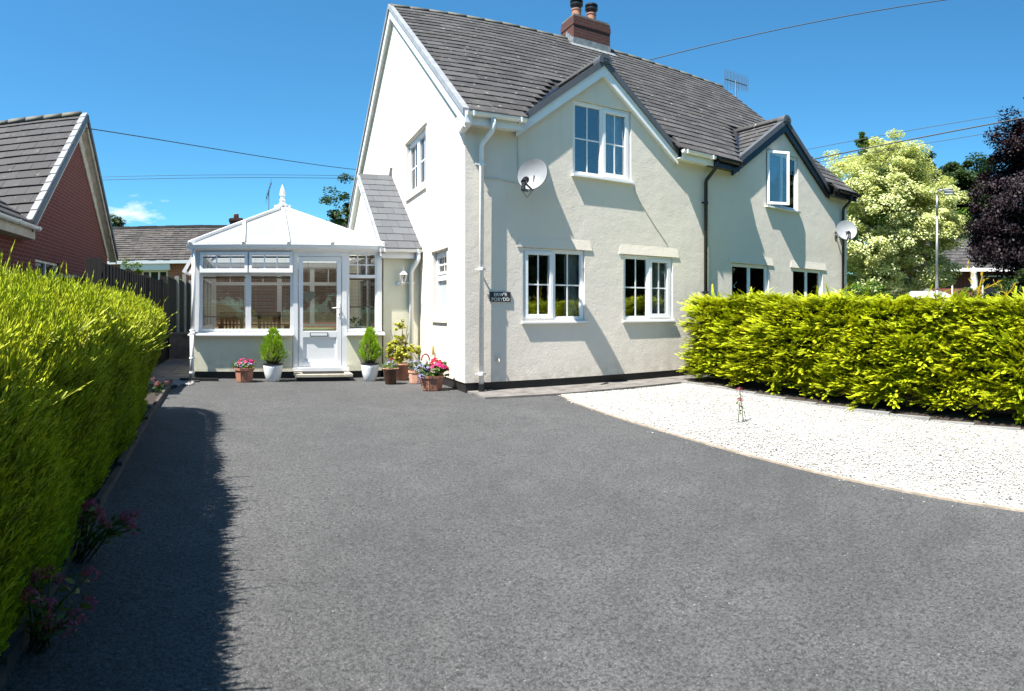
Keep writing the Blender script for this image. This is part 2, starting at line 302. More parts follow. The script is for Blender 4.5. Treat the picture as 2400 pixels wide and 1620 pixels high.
# ------------------------------------------------------------------ mesh building
ORG = {}
class MB:
    def __init__(s): s.v = []; s.f = []; s.mi = []; s.sm = []; s.rn = []; s.cur = 0; s.r = .5; s.smooth = False
    def add(s, vs, fs):
        o = len(s.v); s.v += [tuple(p) for p in vs]; s.rn += [s.r]*len(vs)
        for f in fs: s.f.append([i+o for i in f]); s.mi.append(s.cur); s.sm.append(s.smooth)
    def poly(s, *p): s.add(p, [list(range(len(p)))])
    def box(s, x0, x1, y0, y1, z0, z1):
        s.add([(x0,y0,z0),(x1,y0,z0),(x1,y1,z0),(x0,y1,z0),(x0,y0,z1),(x1,y0,z1),(x1,y1,z1),(x0,y1,z1)],
              [(0,3,2,1),(4,5,6,7),(0,1,5,4),(1,2,6,5),(2,3,7,6),(3,0,4,7)])
    def obox(s, c, X, Y, Z):         # half-axis vectors
        c, X, Y, Z = map(Vector, (c, X, Y, Z))
        P = [c-X-Y-Z, c+X-Y-Z, c+X+Y-Z, c-X+Y-Z, c-X-Y+Z, c+X-Y+Z, c+X+Y+Z, c-X+Y+Z]
        s.add(P, [(0,3,2,1),(4,5,6,7),(0,1,5,4),(1,2,6,5),(2,3,7,6),(3,0,4,7)])
    def bar(s, a, b, w, h, up=(0, 0, 1)):   # rectangular bar from a to b
        a, b = Vector(a), Vector(b); d = b-a; L = d.length; d.normalize(); up = Vector(up)
        x = d.cross(up)
        if x.length < 1e-4: x = d.cross(Vector((1, 0, 0)))
        x.normalize(); z = x.cross(d).normalized(); s.obox((a+b)/2, x*w/2, d*L/2, z*h/2)
    def prism(s, pts, ext):          # planar polygon pts extruded by vector ext
        ext = Vector(ext); n = len(pts); A = [Vector(p) for p in pts]; B = [p+ext for p in A]
        s.add(A+B, [list(range(n))[::-1], list(range(n, 2*n))]+[(i, (i+1) % n, n+(i+1) % n, n+i) for i in range(n)])
    def tube(s, pts, r, n=8, cap=True, taper=None):
        pts = [Vector(p) for p in pts]; k = len(pts); rings = []; prev = None
        for i, p in enumerate(pts):
            d = (pts[min(i+1, k-1)]-pts[max(i-1, 0)]).normalized()
            if prev is None:
                x = d.cross(Vector((0, 0, 1)));
                if x.length < 1e-3: x = d.cross(Vector((1, 0, 0)))
            else: x = prev-d*prev.dot(d)
            x.normalize(); prev = x; y = d.cross(x)
            rr = r if taper is None else r*(1+(taper-1)*i/(k-1))
            rings.append([p+x*math.cos(2*math.pi*j/n)*rr+y*math.sin(2*math.pi*j/n)*rr for j in range(n)])
        fs = [(i*n+j, i*n+(j+1) % n, (i+1)*n+(j+1) % n, (i+1)*n+j) for i in range(k-1) for j in range(n)]
        if cap: fs += [list(range(n))[::-1], list(range((k-1)*n, k*n))]
        s.add([p for q in rings for p in q], fs)
    def lathe(s, prof, c=(0, 0, 0), n=24, flat=0):   # prof: (r,z); flat: rib modulation
        c = Vector(c); vs = []
        for r, z in prof:
            for j in range(n):
                a = 2*math.pi*j/n; q = r*(1-(flat if j % 2 else 0)); vs.append(c+Vector((q*math.cos(a), q*math.sin(a), z)))
        k = len(prof); fs = [(i*n+j, i*n+(j+1) % n, (i+1)*n+(j+1) % n, (i+1)*n+j) for i in range(k-1) for j in range(n)]
        if prof[0][0] > 1e-4: fs.append(list(range(n))[::-1])
        if prof[-1][0] > 1e-4: fs.append(list(range((k-1)*n, k*n)))
        s.add(vs, fs)
    def sphere(s, c, r, n=10, m=6, sq=(1, 1, 1)):
        c = Vector(c); vs = [c+Vector((0, 0, -r*sq[2]))]
        for i in range(1, m):
            t = math.pi*i/m-math.pi/2
            for j in range(n): a = 2*math.pi*j/n; vs.append(c+Vector((r*sq[0]*math.cos(t)*math.cos(a), r*sq[1]*math.cos(t)*math.sin(a), r*sq[2]*math.sin(t))))
        vs.append(c+Vector((0, 0, r*sq[2]))); fs = [(0, 1+(j+1) % n, 1+j) for j in range(n)]
        for i in range(m-2):
            for j in range(n): fs.append((1+i*n+j, 1+i*n+(j+1) % n, 1+(i+1)*n+(j+1) % n, 1+(i+1)*n+j))
        l = len(vs)-1; b = 1+(m-2)*n; fs += [(b+j, b+(j+1) % n, l) for j in range(n)]; s.add(vs, fs)
    def pieces(s):
        n = len(s.v); par = list(range(n))
        def find(i):
            while par[i] != i: par[i] = par[par[i]]; i = par[i]
            return i
        for f in s.f:
            a = find(f[0])
            for j in f[1:]:
                b = find(j)
                if a != b: par[b] = a
        root = np.array([find(i) for i in range(n)]); ids, isl = np.unique(root, return_inverse=True); k = len(ids)
        if k < 2 or k > 60: return None
        P = np.array(s.v); lo = np.full((k, 3), 1e9); hi = -lo.copy(); np.minimum.at(lo, isl, P); np.maximum.at(hi, isl, P); sz = (hi-lo).max(1)
        gap = np.maximum(0, np.maximum(lo[:, None]-hi[None], lo[None]-hi[:, None])); near = np.sqrt((gap**2).sum(2)) <= np.maximum(.02, .5*np.maximum(sz[:, None], sz[None]))*.98
        grp = np.arange(k)
        for _ in range(k):
            new = np.array([grp[near[i]].min() for i in range(k)])
            if (new == grp).all(): break
            grp = new
        u, g = np.unique(grp, return_inverse=True)
        return None if len(u) < 2 else (g[isl], len(u))
    def build(s, name, mats, parent=None, origin=None, bevel=0):
        pc = s.pieces() if parent is not None else None
        if pc:
            g, k = pc; out = []
            for q in range(k):
                m2 = MB(); mp = {}
                for i in range(len(s.v)):
                    if g[i] == q: mp[i] = len(m2.v); m2.v.append(s.v[i]); m2.rn.append(s.rn[i])
                for f, a, b in zip(s.f, s.mi, s.sm):
                    if f[0] in mp: m2.f.append([mp[i] for i in f]); m2.mi.append(a); m2.sm.append(b)
                out.append(m2.build1(name, mats, parent, origin, bevel))
            return out[0]
        return s.build1(name, mats, parent, origin, bevel)
    def build1(s, name, mats, parent=None, origin=None, bevel=0):
        if not isinstance(mats, (list, tuple)): mats = [mats]
        o = ORG[parent.name] if parent is not None else Vector(origin or (0, 0, 0))
        me = bpy.data.meshes.new(name); me.from_pydata([(x-o[0], y-o[1], z-o[2]) for x, y, z in s.v], [], s.f)
        for m in mats: me.materials.append(m)
        me.polygons.foreach_set('material_index', s.mi); me.polygons.foreach_set('use_smooth', s.sm)
        a = me.attributes.new('rnd', 'FLOAT', 'POINT'); a.data.foreach_set('value', s.rn)
        me.update(); ob = bpy.data.objects.new(name, me); C.objects.link(ob)
        if parent is not None: ob.parent = parent; ORG[ob.name] = o
        else: ob.location = (o[0], o[1], o[2]+EYE); ORG[ob.name] = o
        if bevel:
            bv = ob.modifiers.new('bevel', 'BEVEL'); bv.width = bevel; bv.segments = 2; bv.limit_method = 'ANGLE'
        return ob
def tag(o, label, cat, group=None):
    o['label'] = label; o['category'] = cat
    if group: o['group'] = group
    return o
def thing(name, label, cat, loc, group=None):
    o = bpy.data.objects.new(name, None); C.objects.link(o); o.empty_display_size = .1
    o.location = (loc[0], loc[1], loc[2]+EYE); ORG[o.name] = Vector(loc); return tag(o, label, cat, group)
def struct(mb, name, mats, kind='structure'):
    o = mb.build(name, mats); o['kind'] = kind; return o
def np_mesh(name, V, F, mat, parent=None, origin=None, tip=None, rnd=None, smooth=False):
    o = ORG[parent.name] if parent is not None else Vector(origin or (0, 0, 0))
    V = np.asarray(V, np.float32)-np.array(o, np.float32); F = np.asarray(F, np.int32); k = F.shape[1]
    me = bpy.data.meshes.new(name); me.vertices.add(len(V)); me.vertices.foreach_set('co', V.ravel())
    me.loops.add(F.size); me.loops.foreach_set('vertex_index', F.ravel())
    me.polygons.add(len(F)); me.polygons.foreach_set('loop_start', np.arange(0, F.size, k, dtype=np.int32))
    me.update(calc_edges=True)
    for nm, arr in (('tip', tip), ('rnd', rnd)):
        if arr is not None: a = me.attributes.new(nm, 'FLOAT', 'POINT'); a.data.foreach_set('value', np.asarray(arr, np.float32))
    if smooth: me.polygons.foreach_set('use_smooth', np.ones(len(F), bool))
    me.materials.append(mat); ob = bpy.data.objects.new(name, me); C.objects.link(ob)
    if parent is not None: ob.parent = parent; ORG[ob.name] = o
    else: ob.location = (o[0], o[1], o[2]+EYE); ORG[ob.name] = o
    return ob
def copy_tree(o, parent=None):
    c = o.copy(); C.objects.link(c); ORG[c.name] = ORG[o.name]
    if parent is not None: c.parent = parent
    for ch in list(o.children): copy_tree(ch, c)
    return c

# ---- foliage
def spray(n=8, L=.2, w=.010, l=.07, ang=40, flat=True, stemw=.006, droop=.15):
    """one feathery shoot growing along +Z, leaflets alternating either side (in the XZ plane when flat)"""
    V = []; F = []; T = []
    def strip(p, d, ln, wd, t0, t1, nrm):
        d = d.normalized(); x = d.cross(nrm).normalized()*wd/2; o = len(V); q = p+d*ln
        mid = p+d*ln*.5; V.extend([p-x*.5, p+x*.5, mid+x, q+x*.15, q-x*.15, mid-x]); T.extend([t0, t0, (t0+t1)/2, t1, t1, (t0+t1)/2])
        F.extend([(o, o+1, o+2, o+5), (o+5, o+2, o+3, o+4)])
    strip(Vector((0, 0, 0)), Vector((0, droop*.3, 1)), L*1.02, stemw*1.6, 0, 1, Vector((0, 1, 0)))
    for i in range(n):
        f = (i+.6)/(n+.3); s = 1 if i % 2 else -1; a = R(ang)*(1-.35*f)
        az = 0 if flat else i*2.4
        dx = Vector((math.cos(az)*s, math.sin(az)*s, 0)) if not flat else Vector((s, random.uniform(-.25, .25), 0))
        d = dx*math.sin(a)+Vector((0, 0, 1))*math.cos(a); ln = l*(1.05-.55*f)
        strip(Vector((0, droop*L*f*f*.3, L*f*.92)), d, ln, w, f*.5, .55+.45*f, Vector((0, 1, 0)) if flat else Vector((0, 0, 1)).cross(d)+Vector((.01, 0, 0)))
    return np.array([tuple(v) for v in V]), np.array(F), np.array(T)
def scatter(base, P, D, S, roll=None, N=None):
    """place copies of base (V,F,T) at points P growing along D with scale S"""
    V, F, T = base; n = len(P); D = D/np.linalg.norm(D, axis=1, keepdims=True)
    ref = N if N is not None else RNG.normal(size=(n, 3))
    X = np.cross(ref, D); X /= np.linalg.norm(X, axis=1, keepdims=True)+1e-9; Y = np.cross(D, X)
    VV = P[:, None, :]+S[:, None, None]*(V[None, :, 0, None]*X[:, None, :]+V[None, :, 1, None]*Y[:, None, :]+V[None, :, 2, None]*D[:, None, :])
    FF = F[None]+(np.arange(n)*len(V))[:, None, None]
    r = RNG.random(n); return VV.reshape(-1, 3), FF.reshape(-1, F.shape[1]), np.tile(T, n), np.repeat(r, len(V))
def leaf_quads(P, Nrm, size, aspect=.6, tip=None):
    n = len(P); a = RNG.normal(size=(n, 3)); X = np.cross(Nrm, a); X /= np.linalg.norm(X, axis=1, keepdims=True)+1e-9; Y = np.cross(Nrm, X); Y /= np.linalg.norm(Y, axis=1, keepdims=True)+1e-9
    s = size[:, None]; fold = Nrm/ (np.linalg.norm(Nrm, axis=1, keepdims=True)+1e-9)*s*.18
    V = np.stack([P-X*s, P-Y*s*aspect+fold, P+X*s, P+Y*s*aspect+fold], 1).reshape(-1, 3)
    F = np.arange(n*4).reshape(-1, 4); r = RNG.random(n); tp = RNG.random(n) if tip is None else tip
    return V, F, np.repeat(tp, 4), np.repeat(r, 4)
def join(parts):
    o = 0; Vs, Fs, Ts, Rs = [], [], [], []
    for V, F, T, r in parts: Vs.append(V); Fs.append(F+o); Ts.append(T); Rs.append(r); o += len(V)
    return np.concatenate(Vs), np.concatenate(Fs), np.concatenate(Ts), np.concatenate(Rs)
def unit(n):
    v = RNG.normal(size=(n, 3)); return v/np.linalg.norm(v, axis=1, keepdims=True)
def crown(center, rad, clumps, leaves, csize, lsize, flatten=.6, shape=None, up=.6, shell=.55):
    """leaf clumps spread through an ellipsoid; every clump a ragged tuft of separate leaves"""
    c = np.array(center); parts = []
    d = unit(clumps); rr = shell+(1-shell)*RNG.random(clumps)**.7
    cc = c+d*rr[:, None]*np.array(rad)*(1+.10*RNG.normal(size=(clumps, 1)))
    if shape is not None: cc = np.array([shape(p, c, rad) for p in cc])
    for p in cc:
        n = int(leaves*RNG.uniform(.6, 1.4)); s = csize*RNG.uniform(.6, 1.35)
        q = unit(n)*(RNG.random((n, 1))**.45)*np.array([s, s, s*flatten])
        out = (p-c); out = out/(np.linalg.norm(out)+1e-6)
        nr = unit(n)*.7+out*.5+np.array([0, 0, up]); parts.append(leaf_quads(p+q, nr, lsize*RNG.uniform(.6, 1.3, n)))
    return join(parts)
def trunk(mb, base, top, r, limbs, spread):
    base, top = Vector(base), Vector(top); mid = (base+top)/2+Vector((random.uniform(-.1, .1)*r*4, random.uniform(-.1, .1)*r*4, 0)); mb.smooth = True
    mb.tube([base, base*.8+mid*.2, mid, top], r, 9, taper=.35)
    for i in range(limbs):
        f = random.uniform(.35, .95); p = base.lerp(top, f); a = i*2.4+random.uniform(-.4, .4)
        q = p+Vector((math.cos(a)*spread, math.sin(a)*spread, spread*random.uniform(.4, 1.0)))*random.uniform(.6, 1)
        mb.tube([p, p.lerp(q, .5)+Vector((0, 0, .12*spread)), q], r*.45*(1-.5*f), 6, taper=.3)
def tree(name, label, base, h_trunk, r, center, rad, mat, clumps, leaves, csize, lsize, group=None, extra=None, **kw):
    t = thing(name, label, 'tree', base, group); mb = MB(); trunk(mb, base, (center[0], center[1], max(center[2], base[2]+h_trunk)), r, 9, max(rad[0], rad[1])*.65); mb.build('trunk', M['bark'], t)
    V, F, T, Rn = crown(center, rad, clumps, leaves, csize, lsize, **kw); np_mesh('crown', V, F, mat, t, tip=T, rnd=Rn); return t

# ---- roofs of separate tiles
def tiles(mb, O, U, V, width, length, tw, gauge, skip=None, bond=.5, th=.022, jit=.003, lap=.05, smoothrun=False):
    O, U, V = Vector(O), Vector(U).normalized(), Vector(V).normalized(); Nn = U.cross(V).normalized()
    if Nn.z < 0: Nn = -Nn
    rows = int(math.ceil(length/gauge))
    for r in range(rows):
        v0 = r*gauge; v1 = min(v0+gauge+lap, length)
        sag = random.uniform(-jit, jit)
        u = -tw*bond if r % 2 else 0.0
        while u < width:
            a = max(u, 0)+.003; b = min(u+tw, width)-.003; u += tw
            if b-a < .03: continue
            cpt = O+U*(a+b)/2+V*(v0+.1)
            if skip and skip(cpt): continue
            j = [random.uniform(-jit, jit) for _ in range(4)]; mb.r = random.random()
            lo = th+.012; hi = .012
            dv = random.uniform(-jit, jit)*1.2+sag
            P = [O+U*a+V*(v0+dv)+Nn*(lo+j[0]), O+U*b+V*(v0+dv)+Nn*(lo+j[1]), O+U*b+V*v1+Nn*(hi+j[2]*.4), O+U*a+V*v1+Nn*(hi+j[3]*.4),
                 O+U*a+V*(v0+dv)+Nn*.002, O+U*b+V*(v0+dv)+Nn*.002, O+U*b+V*v1+Nn*0, O+U*a+V*v1+Nn*0]
            mb.add(P, [(0, 1, 2, 3), (4, 5, 1, 0), (5, 6, 2, 1), (7, 4, 0, 3)])
    mb.r = .5
def wall_poly(mb, outer, holes, to3, depth, nrm):
    """flat wall with openings: outer/holes in 2-D, to3 maps (a,b)->point, depth: reveal depth along -nrm"""
    rings = [[Vector((a, b, 0)) for a, b in outer]]+[[Vector((a, b, 0)) for a, b in h] for h in holes]
    flat = [p for r in rings for p in r]; tris = tessellate_polygon(rings); nv = Vector(nrm)
    P = [Vector(to3(p.x, p.y)) for p in flat]
    fs = []
    for t in tris:
        a, b, c = t; n = (P[b]-P[a]).cross(P[c]-P[a]); fs.append((a, b, c) if n.dot(nv) > 0 else (a, c, b))
    mb.add(P, fs); mb.add([p-nv*depth for p in P], [f[::-1] for f in fs])
    for r in rings:
        k = len(r); Q = [Vector(to3(p.x, p.y)) for p in r]
        for i in range(k): mb.poly(Q[i], Q[(i+1) % k], Q[(i+1) % k]-nv*depth, Q[i]-nv*depth)
def rect(a0, a1, b0, b1): return [(a0, b0), (a1, b0), (a1, b1), (a0, b1)]
def gutter(mb, a, b, r=.055, n=7):
    """open half-round gutter from a to b with end caps"""
    a, b = Vector(a), Vector(b); d = (b-a).normalized(); x = d.cross(Vector((0, 0, 1))).normalized(); ring = []
    for rr in (r, r-.008):
        for i in range(n+1):
            t = math.pi+math.pi*i/n; ring.append(x*math.cos(t)*rr+Vector((0, 0, 1))*math.sin(t)*rr)
    m = n+1; vs = [a+p for p in ring]+[b+p for p in ring]; o = 2*m
    fs = [(i, i+1, o+i+1, o+i) for i in range(n)]+[(m+i+1, m+i, o+m+i, o+m+i+1) for i in range(n)]+[(0, o, o+m, m), (n, m+n, o+m+n, o+n)]
    fs += [list(range(m)), [o+i for i in range(m)][::-1]]; mb.add(vs, fs)
    k = max(1, int((b-a).length/.9))
    for i in range(k+1):
        p = a.lerp(b, (i+.12)/(k+.24)); mb.obox(p+Vector((0, 0, -.028)), d*.012, x*(r+.007), Vector((0, 0, .036)))

# ------------------------------------------------------------------ ground, drive, gravel, paths
G0 = -1.24                                    # ground level by the houses; the drive falls gently towards the camera
def gz(y): return G0 if y > 7 else -1.45+.03*y
def terrain():
    xs = [-400, -120, -40, -20, -10, -5, 0, 5, 10, 13, 14, 15, 16, 17, 19, 24, 40, 120, 400]; ys = [-400, -120, -40, -15, -6, -2, 0, 2, 4, 7, 9, 12, 16, 22, 30, 60, 150, 400]
    mb = MB()
    def z(x, y):
        v = (gz(max(min(y, 20), -12)))-.05
        if x > 13: v += min(1, (x-13)/3)*.50
        return v
    vs = [(x, y, z(x, y)) for y in ys for x in xs]; n = len(xs)
    mb.add(vs, [(j*n+i, j*n+i+1, (j+1)*n+i+1, (j+1)*n+i) for j in range(len(ys)-1) for i in range(n-1)]); mb.smooth = True
    struct(mb, 'ground', M['grass'])
terrain()
def sheet(name, mat, pts, dz, kind='structure', sub=1):
    """a ground-hugging sheet given by left/right edges per y row"""
    mb = MB(); vs = []; n = len(pts)
    for y, a, b in pts:
        for k in range(5): vs.append((a+(b-a)*k/4, y, gz(y)+dz))
    mb.add(vs, [(j*5+i, j*5+i+1, (j+1)*5+i+1, (j+1)*5+i) for j in range(n-1) for i in range(4)]); return struct(mb, name, mat, kind)
sheet('driveway', M['asphalt'], [(-6, -2.2, 12), (-2, -1.2, 12), (0, -.95, 12), (1.0, -.95, 6.4), (2, -.98, 4.10), (4, -1.1, 4.07), (6, -1.2, 4.05), (7, -1.27, 4.08), (7.7, -1.3, 4.26), (8.4, -1.3, 3.4), (8.75, -1.3, 3.12), (11.2, -1.15, 3.12)], 0)
# pale concrete strip along the cottage front
mb = MB()
P = [(3.15, 7.86), (4.25, 7.76), (6.95, 7.86), (12.7, 7.9), (12.7, 8.6), (3.15, 8.6)]
mb.prism([(x, y, G0-.1) for x, y in P], (0, 0, .128)); struct(mb, 'footpath', M['concrete'])
# gravel bed
mb = MB(); mb.r = .6
rows = [(.2, 4.06, 6.62), (1, 4.06, 6.62), (2, 4.06, 6.64), (4, 4.06, 6.62), (6, 4.06, 6.72), (7, 4.10, 6.82), (7.74, 4.30, 6.95)]
vs = []
for y, a, b in rows:
    for k in range(5): vs.append((a+(b-a)*k/4, y, gz(y)+.008+.010*math.sin(k*1.7+y)))
mb.add(vs, [(j*5+i, j*5+i+1, (j+1)*5+i+1, (j+1)*5+i) for j in range(len(rows)-1) for i in range(4)]); struct(mb, 'gravel_bed', M['gravel'])
# loose stones on the bed: far past counting, one object
def stones(n=42000):
    y = .6+7.1*RNG.random(n)**1.0; x = 4.075+RNG.random(n)*2.56; x += np.where(y > 7.2, .12, 0)
    s = .0050+.0085*RNG.random(n)**2.2
    P = np.stack([x, y, np.where(y > 7, G0, -1.45+.03*y)+.010+.010*RNG.random(n)], 1)
    base = np.array([(1, 0, 0), (.2, .95, .1), (-.9, .3, 0), (-.4, -.9, .05), (.55, -.75, 0), (.1, .05, .75), (0, 0, -.6)]); base += RNG.normal(size=base.shape)*.08
    F = np.array([(0, 1, 5), (1, 2, 5), (2, 3, 5), (3, 4, 5), (4, 0, 5)])
    P[:34, 0] = 4.03-.16*RNG.random(34)**2.2; P[:34, 2] -= .006
    a = RNG.random(n)*6.283; ca, sa = np.cos(a), np.sin(a); asp = .6+.6*RNG.random(n)
    B = base[None]*s[:, None, None]; B[:, :, 0] *= asp[:, None]
    X = B[:, :, 0]*ca[:, None]-B[:, :, 1]*sa[:, None]; Y = B[:, :, 0]*sa[:, None]+B[:, :, 1]*ca[:, None]
    V = np.stack([X, Y, B[:, :, 2]], 2)+P[:, None, :]; FF = F[None]+(np.arange(n)*7)[:, None, None]
    o = np_mesh('gravel', V.reshape(-1, 3), FF.reshape(-1, 3), M['gravel_stone'], rnd=np.repeat(RNG.random(n), 7)); o['kind'] = 'stuff'
stones()
# timber edging between drive and gravel, stone edging in front of the yellow hedge, kerb of the green hedge
mb = MB(); pts = [(4.31, 7.75), (4.10, 7.1), (4.055, 6), (4.05, 4), (4.06, 2), (4.06, .5)]
for (x, y), (x2, y2) in zip(pts, pts[1:]):
    mb.bar((x, y, gz(y)-.008), (x2, y2, gz(y2)-.008), .020, .05)
tag(mb.build('timber_edging', M['timber_edge'], origin=(4.06, .5, gz(.5))), 'thin weathered timber board edging between the tarmac drive and the white gravel', 'edging')
mb = MB(); y = .4
while y < 7.7:
    L = random.uniform(.55, .62); x = 6.64+(.03*max(0, y-5))+.012*random.uniform(-1, 1)
    mb.obox((x, y+L/2, gz(y)-.005+random.uniform(-.010, .006)), (.028, .002, 0), (0, L/2-.006, 0), (0, 0, .05)); y += L
tag(mb.build('stone_edging', M['stone_edge'], origin=(6.64, .4, gz(.4))), 'pale grey stone edging in short lengths at the foot of the yellow hedge', 'edging')
mb = MB(); y = -1.5
while y < 9.6:
    L = .9; x = -.80-.052*y-.006*y
    mb.obox((x-.03, y+L/2, gz(y)+.02), (.022, -.0018, 0), (-.055*L/2, L/2-.004, 0), (0, 0, .055)); y += L
tag(mb.build('kerb_edging', M['kerb'], origin=(-.8, -1.5, gz(-1.5))), 'dark weathered kerb edging along the foot of the tall green hedge', 'edging')
# soil under the yellow hedge
mb = MB(); vs = []
for y in (.3, 2, 4, 6, 7.9): vs += [(6.66+.03*max(0, y-5), y, gz(y)+.02), (7.2, y, gz(y)+.06), (8.1, y, gz(y)+.03)]
mb.add(vs, [(j*3+i, j*3+i+1, (j+1)*3+i+1, (j+1)*3+i) for j in range(4) for i in range(2)]); struct(mb, 'soil_bed', M['soil'])
mb = MB(); vs = []
for y in (-2, 0, 2, 4, 6, 8, 9.8): vs += [(-3.0, y, gz(y)+.03), (-.84-.058*y, y, gz(y)+.035)]
mb.add(vs, [(j*2, j*2+1, (j+1)*2+1, (j+1)*2) for j in range(6)]); struct(mb, 'hedge_soil', M['soil'])
# slab path down the side of the conservatory
mb = MB()
for j in range(9):
    for i in range(2):
        x = -2.12+i*.47; y = 9.9+j*.62; mb.box(x, x+.455, y, y+.6, G0-.06, G0+.012+random.uniform(0, .006))
struct(mb, 'side_path', M['concrete'])
mb = MB(); mb.box(-2.15, -1.22, 15.3, 15.5, G0-.05, -.62); mb.box(-2.16, -1.2, 15.26, 15.54, -.62, -.56)
tag(mb.build('garden_retaining_wall', M['concrete'], origin=(-1.7, 15.4, G0)), 'low dark concrete retaining wall across the end of the side path', 'wall')
mb = MB(); mb.box(-2.15, 3, 15.5, 24, G0-.05, -.68); struct(mb, 'garden_terrace', M['grass'])
# road beyond the yellow hedge
mb = MB(); mb.add([(16.2, -30, -.76), (19.4, -30, -.76), (19.4, 9.5, -.76), (16.2, 9.5, -.76)], [(0, 1, 2, 3)]); struct(mb, 'road', M['asphalt'])

# ------------------------------------------------------------------ windows
def casement(par, x0, x1, z0, z1, lights, y, so=.085, sill=True, bars=True, depth=.07, glass='glass', frame_w=.05):
    """front-facing (-Y) window. lights: list of (kind, share); kind 'fixed' or 'sash'"""
    mb = MB(); fw = frame_w; ya, yb = y, y+depth
    mb.box(x0, x1, ya, yb, z1-fw, z1); mb.box(x0, x1, ya, yb, z0, z0+fw); mb.box(x0, x0+fw, ya, yb, z0+fw, z1-fw); mb.box(x1-fw, x1, ya, yb, z0+fw, z1-fw)
    tot = sum(s for _, s in lights); xx = x0+fw; span = x1-x0-2*fw; cells = []
    for i, (k, s) in enumerate(lights):
        w = span*s/tot; a = xx; b = xx+w; xx = b
        if i < len(lights)-1: mb.box(b-.022, b+.022, ya, yb, z0+fw, z1-fw); b -= .022
        if i > 0: a += .022
        cells.append((k, a, b))
    win = mb.build('window', M['upvc'], par, bevel=.004)
    for k, a, b in cells:
        za, zb = z0+fw, z1-fw; mp_ = .0
        if k == 'sash':
            sb = MB(); s = .052; yo = ya-.016
            sb.box(a-.008, b+.008, yo, ya+.045, zb-s, zb+.008); sb.box(a-.008, b+.008, yo, ya+.045, za-.008, za+s); sb.box(a-.008, a+s, yo, ya+.045, za+s, zb-s); sb.box(b-s, b+.008, yo, ya+.045, za+s, zb-s)
            sb.build('sash', M['upvc'], win, bevel=.004); a += s; b -= s; za += s; zb -= s
        else:
            sb = MB(); s = .016
            sb.box(a, b, ya+.012, ya+.05, zb-s, zb); sb.box(a, b, ya+.012, ya+.05, za, za+s); sb.box(a, a+s, ya+.012, ya+.05, za+s, zb-s); sb.box(b-s, b, ya+.012, ya+.05, za+s, zb-s); sb.build('bead', M['upvc'], win)
            a += s; b -= s; za += s; zb -= s
        pb = MB(); pb.box(a-.004, b+.004, ya+.030, ya+.034, za-.004, zb+.004); pb.build('pane', M[glass], win)
        if bars:
            gb = MB(); cx = (a+b)/2; cz = za+(zb-za)*.5; t = .011
            gb.box(cx-t, cx+t, ya+.022, ya+.029, za, zb); gb.box(a, cx-t, ya+.022, ya+.029, cz-t, cz+t); gb.box(cx+t, b, ya+.022, ya+.029, cz-t, cz+t); gb.build('glazing_bar', M['upvc'], win)
    if sill:
        sm = MB(); sm.prism([(x0-.03, y-so, z0-.042), (x0-.03, y-so, z0-.012), (x0-.03, y+.03, z0-.001), (x0-.03, y+.03, z0-.042)], (x1-x0+.06, 0, 0)); sm.build('sill', M['upvc'], win)
    return win

# ------------------------------------------------------------------ the semi-detached cottage
XL, XR, YF, YB = 3.1, 12.7, 8.54, 18.5
XP = 7.87                                    # party line between the two homes
ZE = 2.78; EY, EZ = 8.30, 2.93; RY, RZ = 13.17, 6.79; SL = (RZ-EZ)/(RY-EY)
BY, BZ = 18.75, 3.20; SLB = (RZ-BZ)/(BY-RY)
DORM = [(5.52, 1.58, 4.17), (10.19, 1.62, 4.17)]   # centre, half width at the eave, ridge height
cot = thing('cottage', 'white rendered semi-detached cottage with grey tiled roof and two front gables', 'house', (7.9, 8.54, G0))
def dorm_h(x):                                # dormer roof height over x, or -1
    return max([rz-abs(x-c)*(rz-EZ)/hw if abs(x-c) < hw else -1 for c, hw, rz in DORM])
mb = MB()
outer = [(XL+.004, -1.09), (XR, -1.09), (XR, ZE), (DORM[1][0]+DORM[1][1]-.05, ZE), (DORM[1][0], 4.06), (DORM[1][0]-DORM[1][1]+.05, ZE), (DORM[0][0]+DORM[0][1]-.05, ZE), (DORM[0][0], 4.06), (DORM[0][0]-DORM[0][1]+.05, ZE), (XL+.004, ZE)]
FW = [(4.06, 5.19, -.16, .99, [('sash', 1), ('fixed', 1)]), (5.97, 7.07, -.16, .97, [('fixed', 1), ('sash', .95)]), (4.96, 6.13, 2.23, 3.45, [('fixed', 1), ('sash', 1)])]
FW2 = [(8.60, 9.72, -.16, .96), (10.54, 11.66, -.16, .96), (9.62, 10.72, 2.24, 3.45)]
holes = [rect(a, b, c, d) for a, b, c, d, *_ in FW]+[rect(*w) for w in FW2]
wall_poly(mb, outer, holes, lambda a, b: (a, YF, b), .28, (0, -1, 0))
# left gable
GW = [(10.63, 12.03, 2.33, 3.40), (9.41, 10.17, -.10, 1.01)]
og = [(YF+.004, -1.09), (YB, -1.09), (YB, BZ-.05), (RY, RZ-.10), (YF+.004, EZ+(YF-EY)*SL-.08)]
wall_poly(mb, og, [rect(*w) for w in GW], lambda a, b: (XL, a, b), .28, (-1, 0, 0))
# right gable and back
mb.add([(XR, YF, -1.09), (XR, YB, -1.09), (XR, YB, BZ-.05), (XR, RY, RZ-.1), (XR, YF, EZ+.1)], [(0, 1, 2, 3, 4)])
mb.add([(XL, YB, -1.09), (XR, YB, -1.09), (XR, YB, BZ), (XL, YB, BZ)], [(3, 2, 1, 0)])
# bell-cast flare at the foot of the walls
mb.build('wall', M['stucco'], cot)
